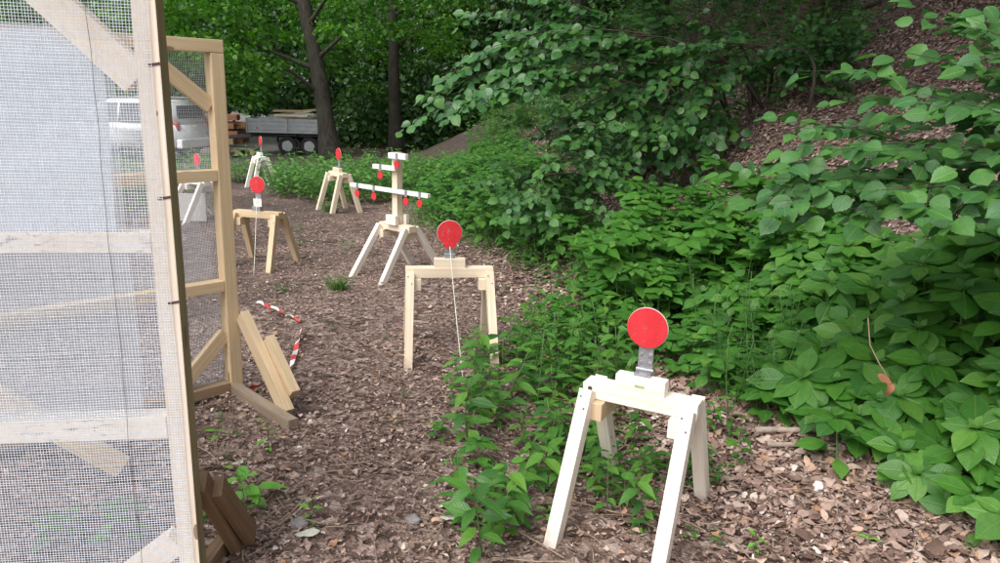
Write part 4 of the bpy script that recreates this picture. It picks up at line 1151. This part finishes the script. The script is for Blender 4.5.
near_bank = [(1.88, 2.36), (1.72, 2.85), (1.52, 3.30), (1.75, 3.9), (2.3, 4.3), (3.0, 4.1), (3.1, 3.2), (2.9, 2.3), (2.4, 1.95)]
mid_bank = world_poly([(588, 290), (640, 250), (700, 232), (765, 240), (850, 252), (915, 320), (850, 345), (790, 335), (690, 322), (640, 338), (605, 310)])
def bal_kind(x, y, x0):
    d = float(edge_d(x, y)); k = int(np.clip((d + 0.15) / 0.28 + random.uniform(-.5, .5), 0, 3)); return k * 3 + random.randrange(3)
for x, y in sample(near_bank, 190, 0.104):
    place_balsam(x, y, random.uniform(0.72, 1.08) * (0.74 if y < 2.75 else 1), random.uniform(0, 6.28), 'large leaved balsam plant in the thicket at lower right', 'balsam plants crowding the lower right bank', bal_kind(x, y, 0), tilt=(random.gauss(.37, .15), random.gauss(-.22, .14)))
MID = sorted(sample(mid_bank, 260, 0.09), key=lambda p: p[1])
for x, y in MID[:46]:
    place_balsam(x, y, random.uniform(0.6, 0.95), random.uniform(0, 6.28), 'balsam plant in the bright green strip behind the nearest target', 'balsam plants in the strip behind the nearest target', bal_kind(x, y, 0), tilt=(random.gauss(.36, .14), random.gauss(-.2, .14)))
for x, y in sample(world_poly([(545, 345), (560, 315), (610, 300), (640, 320), (630, 350)]), 16, 0.11):
    place_balsam(x, y, random.uniform(0.6, 0.9), random.uniform(0, 6.28), 'pale balsam plant in the small clump behind the nettles', 'balsam clump behind the nettles', random.randrange(3, 9))
for x, y in sample(world_poly([(650, 345), (690, 310), (790, 330), (850, 420), (770, 430), (715, 425)]), 48, 0.095):
    place_balsam(x, y, random.uniform(0.5, 0.8), random.uniform(0, 6.28), 'low balsam plant just right of the nearest red disc', 'low balsam right of the nearest target', random.randrange(0, 7), tilt=(random.gauss(.1, .1), random.gauss(-.1, .1)))
# single ones at the fringe of the strip
for px, py, sc, lb in ((480, 468, 0.42, 'young balsam sprig left of the nearest trestle'), (575, 350, 0.75, 'pale leafy balsam standing between the two nearest targets'),
                       (835, 470, 0.85, 'balsam rosette overhanging the two grey sticks'), (440, 440, 0.3, 'little leafy sprig at the edge of the dark green patch')):
    p = hit(px, py); place_balsam(p.x, p.y, sc, random.uniform(0, 6), lb, None)

# low dark-green herbs between the two nearest targets
NET = [nettle_qm(0.16 + 0.035 * i, 0.105, 40 + i, 6 + i % 3).mesh('nettle_plant', [M['stem'], M['nettle']]) for i in range(6)]
def place_herb(x, y, sc, label, group, meshes=NET, name='nettle_plant'):
    o = link(name, random.choice(meshes)); o.location = (x, y, Hs(x, y) - 0.005)
    o.rotation_euler = (random.gauss(0, .12), random.gauss(0, .12), random.uniform(0, 6.28)); o.scale = (sc,) * 3
    return tag(o, label, 'plant', group)
patch = world_poly([(455, 395), (470, 360), (520, 350), (570, 345), (630, 350), (640, 395), (600, 440), (585, 480), (545, 500), (540, 560), (480, 560), (455, 520), (480, 480), (460, 440)])
for x, y in sample(patch, 70, 0.088):
    place_herb(x, y, random.uniform(0.7, 1.25), 'nettle in the dark green patch between the two nearest targets', 'nettles between the two nearest targets')
under = world_poly([(585, 440), (640, 430), (700, 430), (745, 450), (735, 480), (700, 500), (640, 545), (600, 530)])
for x, y in sample(under, 26, 0.08):
    place_herb(x, y, random.uniform(0.45, 0.95), 'small nettle growing under the nearest trestle', 'nettles under the nearest trestle')
FERN = [nettle_qm(0.35 + 0.06 * i, 0.05, 70 + i, 9, T_FINE, 6).mesh('bedstraw_plant', [M['stem'], M['fern']]) for i in range(4)]
for x, y in sample(world_poly([(700, 345), (760, 330), (800, 370), (760, 425), (715, 430)]), 34, 0.06):
    place_herb(x, y, random.uniform(0.7, 1.1), 'fine leaved bedstraw right of the nearest red disc', 'bedstraw beside the nearest target', FERN, 'bedstraw_plant')

# undergrowth too thick to count: far nettles and bank cover
def merge_inst(q, arrs, pos, scales, tilt=0.15, lean=(-0.12, -0.2)):
    for (x, y), s in zip(pos, scales):
        V, F, U, I = arrs[random.randrange(len(arrs))]
        a = random.uniform(0, 6.28); c, s_ = math.cos(a), math.sin(a)
        W = V * s; W = np.stack([W[:, 0] * c - W[:, 1] * s_ + W[:, 2] * random.gauss(lean[0], tilt), W[:, 0] * s_ + W[:, 1] * c + W[:, 2] * random.gauss(lean[1], tilt), W[:, 2] - 0.12 * (W[:, 0] * s_ + W[:, 1] * c) * -1.6], 1)
        q.merge(W + np.array([x, y, Hs(x, y) - 0.01]), F, U, I)
NETA = [nettle_qm(0.40 + 0.08 * i, 0.13, 140 + i, 8).arrays() for i in range(5)]
LOWA = [nettle_qm(0.14 + 0.05 * i, 0.07, 240 + i, 5).arrays() for i in range(5)]
def balsam_single(h, ls, seed):
    sq, lq = balsam_arrays(h, ls, seed, 4); q = QM(); V, F, U, I = sq.arrays(); q.merge(V, F, U, I); V, F, U, I = lq.arrays(); q.merge(V, F, U, I + 1); return q.arrays()
BALA = [balsam_single(0.3 + 0.06 * i, 0.125, 300 + i) for i in range(5)]

def mass(name, label, cat, polys, lm='nettle'):
    q = QM()
    for arrs, poly, n, md, smin, smax in polys:
        pos = sample(poly, n, md); merge_inst(q, arrs, pos, [random.uniform(smin, smax) for _ in pos])
    o = link(name, q.mesh(name, [M['stem'], M[lm]])); tag(o, label, cat, kind='stuff')
far_net = [(-5.8, 13.0), (-4.0, 12.7), (-3.72, 12.1), (-3.5, 11.3), (-2.5, 10.7), (-1.9, 10.8), (-1.2, 11.6), (-0.2, 13.0), (-1.0, 15.2), (-2.6, 14.6), (-3.6, 13.6), (-6.0, 13.4)]
mass('nettle_bed', 'tall nettle bed behind the far trestles before the trailer', 'nettles', [(NETA, far_net, 640, 0.1, 0.6, 0.95)])
strip = [(-1.1, 9.6), (-0.3, 8.4), (0.15, 7.3), (0.55, 6.7), (0.95, 7.0), (0.9, 9.5), (0.6, 13.5), (0.2, 18.0), (-1.4, 18.5), (-0.6, 14.0), (-1.2, 11.5)]
mass('bank_undergrowth', 'bright green low plants along the bank foot behind tower target', 'undergrowth', [(BALA, strip, 650, 0.12, 0.6, 1.05), (LOWA, [(-1.5, 9.6), (-0.2, 7.6), (0.3, 6.5), (0.6, 6.0), (0.55, 7.2), (-0.3, 9.8)], 120, 0.1, 0.7, 1.2)], 'balsam')
slope = [(1.5, 8.2), (2.2, 7.9), (3.0, 8.2), (4.2, 9.0), (5.0, 12.0), (4.0, 15.0), (2.0, 18.0), (0.8, 18.0), (1.0, 13.0), (1.1, 9.0)]
mass('slope_undergrowth', 'shaded dark plants scattered up the wooded bank', 'undergrowth', [(NETA, slope, 250, 0.16, 0.7, 1.3), (BALA, slope, 160, 0.2, 0.8, 1.3), (NETA, [(-0.6, 18.2), (0.8, 16), (2.5, 18), (4.0, 24), (1.5, 28), (-0.4, 25), (-0.9, 21)], 420, 0.15, 0.9, 1.5), (NETA, [(2, 18), (6, 13), (10, 18), (8, 28), (3, 27)], 420, 0.25, 1.2, 2.2)])
bq = QM(); merge_inst(bq, BALA, MID[46:], [random.uniform(.75, 1.25) for _ in MID[46:]])
tag(link('balsam_bed', bq.mesh('balsam_bed', [M['stem'], M['balsam']])), 'bed of balsam further back along the foot of the bank', 'plants', kind='stuff')
behind = [(0.75, 5.4), (0.5, 6.2), (0.9, 6.7), (1.3, 6.9), (1.5, 6.2), (1.2, 4.9)]
mass('low_undergrowth', 'patchy low herbs at the edge of the balsam strip', 'undergrowth', [(LOWA, behind, 90, 0.1, 0.7, 1.3), (LOWA, [(0.1, 4.8), (0.3, 5.4), (0.75, 5.2), (0.95, 4.4), (0.7, 3.7), (0.35, 3.8)], 70, 0.1, 0.7, 1.4), (LOWA, [(-9, 17), (-6.5, 15), (-3.4, 9.5), (-5.2, 8.5), (-9, 11)], 260, 0.18, 0.9, 1.7)])

# shrubs standing on the shaded slope
for i, (x, y, s, lb) in enumerate([(3.3, 8.2, 0.9, 'dark shrub in the middle of the shaded slope'), (1.7, 9.4, 0.9, 'shrub tucked behind the creeper clad sapling'),
                                   (1.2, 12.0, 1.1, 'shrub on the bank beyond the hazel')]):
    root = empty('shrub', (x, y, Hs(x, y)), 0, lb, 'shrub')
    lq, wq = QM(), QM()
    for k in range(int(20 * s + 6)):
        a = random.uniform(0, 6.28); r = random.uniform(0.2, 0.8) * s
        leafy_branch(lq, wq, (random.gauss(0, .08), random.gauss(0, .08), 0.05 + .3 * s * random.random()), (math.cos(a) * r, math.sin(a) * r, s * random.uniform(0.15, 0.95)), 0.06, 7, 0.075, T_HAZEL, 0.007, twigs=5)
    link('foliage', lq.mesh('foliage', [M['hazel_dark']]), root); link('stems', wq.mesh('stems', [M['twig']]), root)

LOWM = [nettle_qm(0.10 + 0.03 * i, 0.08, 500 + i, 4).mesh('sprig', [M['stem'], M['nettle']]) for i in range(3)]
# grass tufts and seedlings
def tuft(px, py, n, L, label):
    p = hit(px, py); q = QM()
    a = rng.uniform(0, 6.28, n); P = np.stack([rng.normal(0, .05, n), rng.normal(0, .04, n), np.zeros(n)], 1)
    D = np.stack([np.cos(a) * .6, np.sin(a) * .6, np.ones(n) * .9], 1)
    put_leaves(q, T_BLADE, P, D, np.stack([-np.cos(a), -np.sin(a), np.ones(n)], 1), L * rng.uniform(0.5, 1.2, n))
    o = link('grass_tuft', q.mesh('grass_tuft', [M['grass']])); o.location = (p.x, p.y, Hs(p.x, p.y))
    tag(o, label, 'grass')
tuft(338, 290, 130, 0.16, 'green grass tuft on the path left of the tower target')
tuft(330, 212, 110, 0.2, 'grass tuft at the foot of the tan trestle')
tuft(285, 292, 50, 0.1, 'sparse grass tuft beside the straight barrier tape')
tuft(395, 425, 25, 0.06, 'tiny grass tuft at the middle of the path')
SEED = [nettle_qm(0.10 + 0.05 * i, 0.085, 400 + i, 4).mesh('seedling', [M['stem'], M['bright_leaf']]) for i in range(3)]
for px, py, sc, lb in ((258, 500, 1.5, 'bright green seedling with long leaves beside the near prop'), (246, 520, 1.0, 'bright seedling at the foot of the taller one'), (268, 455, 0.8, 'small seedling above the bright tall one'),
                       (216, 440, 0.6, 'seedling below the broken prop foot'), (868, 545, 0.5, 'yellow green seedling alone on pale leaves at bottom right'), (308, 525, 0.5, 'tiny green sprout in the middle of the dark soil'),
                       (205, 520, 0.6, 'seedling against the near post'), (755, 552, 0.5, 'seedling right of the nearest front leg'), (545, 520, 0.6, 'yellowing seedling beside the left front leg')):
    p = hit(px, py); place_herb(p.x, p.y, sc, lb, None, SEED, 'seedling')
for px, py, lb, k in ((62, 545, 'broad leaved plant showing through the near wire, left of two', 1), (122, 545, 'broad leaved plant showing through the near wire, right of two', 3)):
    p = hit(px, py); place_balsam(p.x, p.y, 0.6, random.uniform(0, 6), lb, None, k)

for px, py, sc in ((300, 246, .7), (322, 234, .8), (342, 250, .8), (358, 206, .9), (352, 248, .7), (312, 262, .5), (372, 236, .6), (298, 232, .8), (405, 398, .35), (385, 340, .3), (222, 425, .45), (238, 440, .4), (228, 462, .45), (335, 330, .4), (556, 290, .5), (528, 305, .45), (505, 292, .5), (640, 535, .5), (690, 540, .5), (720, 548, .55)):
    p = hit(px, py); place_herb(p.x, p.y, sc, 'tiny green sprig dotted over the brown leaf litter', 'tiny sprigs dotted over the litter', LOWM, 'sprig')
# sticks, stones, odd leaves
M['grey_stick'] = simple('grey_branch', (0.36, 0.29, 0.24), 0.85, vary=0.3)
def stick(label, pts, r, mat='dead_twig', lift=0.01):
    P = [Vector((hit(*p).x, hit(*p).y, 0)) for p in pts]
    Q = []
    for a, b in zip(P[:-1], P[1:]):
        for k in range(4): Q.append(a.lerp(b, k / 4))
    Q.append(P[-1])
    Q = np.array([(v.x + random.gauss(0, .004), v.y + random.gauss(0, .004), Hs(v.x, v.y) + r * 0.8 + lift) for v in Q])
    o = tube_obj('stick', Q, np.linspace(r, r * 0.6, len(Q)), M[mat], None, 8); tag(o, label, 'stick')
stick('upper grey stick lying under the balsam leaves', [(755, 436), (800, 438), (842, 437)], 0.017, 'grey_stick', 0.02)
stick('lower grey stick lying under the balsam leaves', [(766, 452), (800, 452), (838, 457)], 0.014, 'grey_stick', 0.02)
stick('thin twig lying on the path near the stone', [(420, 529), (445, 527)], 0.004)
stick('bent twig on the dark soil of the path', [(318, 478), (345, 474), (357, 463), (362, 478)], 0.0035)
stick('long pole lying at the foot of the mound below the straight trunk', [(395, 160), (412, 135)], 0.02)
stick('fallen branch slanting down the shaded slope', [(690, 105), (730, 60), (770, 20)], 0.04, 'twig')
stick('fallen branch across the upper slope', [(800, 45), (840, 20), (880, 5)], 0.04, 'twig')
stick('thin fallen branch beside the bank shrub', [(700, 140), (720, 80), (735, 30)], 0.02, 'twig')
def stone(px, py, r, label, mat):
    p = hit(px, py); b = bmesh.new(); bmesh.ops.create_icosphere(b, subdivisions=3, radius=r)
    for v in b.verts:
        n = v.co.normalized(); v.co *= 1 + 0.18 * math.sin(n.x * 5 + 1) * math.sin(n.y * 4) + 0.1 * math.sin(n.z * 7 + n.x * 6); v.co.z *= 0.55
    o = fin('stone', b, mat, None, True); o.location = (p.x, p.y, Hs(p.x, p.y) + r * 0.25); tag(o, label, 'stone')
M['stone'] = simple('grey_stone', (0.22, 0.20, 0.20), 0.85, vary=0.25)
M['pale_stone'] = simple('pale_stone', (0.6, 0.58, 0.55), 0.85, vary=0.2)
stone(413, 522, 0.03, 'dark stone on the path left of the nettles', M['stone'])
stone(300, 527, 0.035, 'grey flat stone half sunk in dark soil', M['stone'])
stone(322, 143, 0.16, 'pale rock beside the trailer wheel', M['pale_stone'])
M['pale_leaf'] = simple('pale_fallen_leaf', (0.50, 0.52, 0.42), 0.7, vary=0.2)
M['rust_leaf'] = simple('rusty_leaf', (0.32, 0.13, 0.07), 0.7, vary=0.25)
def odd_leaf(px, py, s, label, mat, lift=0.02, name='fallen_leaf', pos=None, D=(1, .3, .05), N=(0, -.2, 1)):
    p = hit(px, py) if pos is None else pos
    q = QM(); put_leaves(q, [T_LITTER[0]], [(0, 0, 0)], [D], [N], [s])
    o = link(name, q.mesh(name, [mat])); o.location = (p.x, p.y, Hs(p.x, p.y) + lift if pos is None else p.z); tag(o, label, 'leaf')
odd_leaf(440, 526, 0.10, 'pale greenish fallen leaf beside the thin twig', M['pale_leaf'])
odd_leaf(295, 542, 0.09, 'white torn leaf on dark soil at bottom left', M['pale_leaf'])
odd_leaf(232, 470, 0.05, 'small whitish leaf beside the bright seedling', M['pale_leaf'])
# bent dead stalk with a withered leaf hanging in the balsam
M['stalk'] = simple('dry_stalk', (0.20, 0.15, 0.09), 0.8)
pts = [np.array(at_depth(*p)) for p in ((868, 318, 2.62), (870, 345, 2.58), (880, 365, 2.55), (891, 383, 2.52))]
root = empty('dead_stalk', tuple(pts[0]), 0, 'bent dead stalk with withered brown leaf among the balsam', 'stalk')
tube_obj('stalk', [p - pts[0] for p in pts], 0.0024, M['stalk'], root)
q = QM(); put_leaves(q, T_LITTER, [pts[3] - pts[0]] * 2, [(-.6, 0, .35), (-.3, -.1, -.8)], [(0, -1, .3), (.3, -1, 0)], [0.06, 0.05]); link('withered_leaf', q.mesh('withered_leaf', [M['rust_leaf']]), root)

# ------------------------------------------------------------------ light, camera
SUN_EL, SUN_AZ = 52, 218   # azimuth clockwise from +Y: behind the camera, to its left
w = bpy.data.worlds.new('World'); scn.world = w; w.use_nodes = True
nt = w.node_tree; bg = nt.nodes['Background']
sky = nt.nodes.new('ShaderNodeTexSky'); sky.sky_type = 'NISHITA'; sky.sun_disc = False
sky.sun_elevation = R(SUN_EL); sky.sun_rotation = R(SUN_AZ); sky.dust_density = 4.0; sky.air_density = 1.0
hs = nt.nodes.new('ShaderNodeHueSaturation'); hs.inputs['Saturation'].default_value = 0.35
nt.links.new(sky.outputs[0], hs.inputs['Color']); nt.links.new(hs.outputs[0], bg.inputs[0]); bg.inputs[1].default_value = 0.15
sd = bpy.data.lights.new('sun', 'SUN'); sd.energy = 1.1; sd.angle = R(40); sd.color = (1, 0.97, 0.93)
so = bpy.data.objects.new('sun', sd); col.objects.link(so)
az = R(SUN_AZ); el = R(SUN_EL)
v = Vector((math.sin(az) * math.cos(el), math.cos(az) * math.cos(el), math.sin(el)))
so.rotation_euler = (-v).to_track_quat('-Z', 'Y').to_euler()

cd = bpy.data.cameras.new('camera'); cd.sensor_width = 36; cd.lens = 36 * FPX / 1000; cd.clip_end = 1000; cd.clip_start = 0.05
co = bpy.data.objects.new('camera', cd); col.objects.link(co)
mr = Matrix((tuple(_r), tuple(_u), tuple(-_f))).transposed()
co.matrix_world = Matrix.Translation((0, 0, CAM_H)) @ mr.to_4x4()
scn.camera = co
scn.view_settings.view_transform = 'Standard'; scn.view_settings.look = 'None'; scn.view_settings.gamma = 1
scn.view_settings.use_curve_mapping = False
scn.view_settings.exposure = 0.68
scn.render.engine = 'CYCLES'
scn.cycles.use_denoising = True
scn.cycles.max_bounces = 8; scn.cycles.diffuse_bounces = 3; scn.cycles.glossy_bounces = 2; scn.cycles.transmission_bounces = 4; scn.cycles.transparent_max_bounces = 8
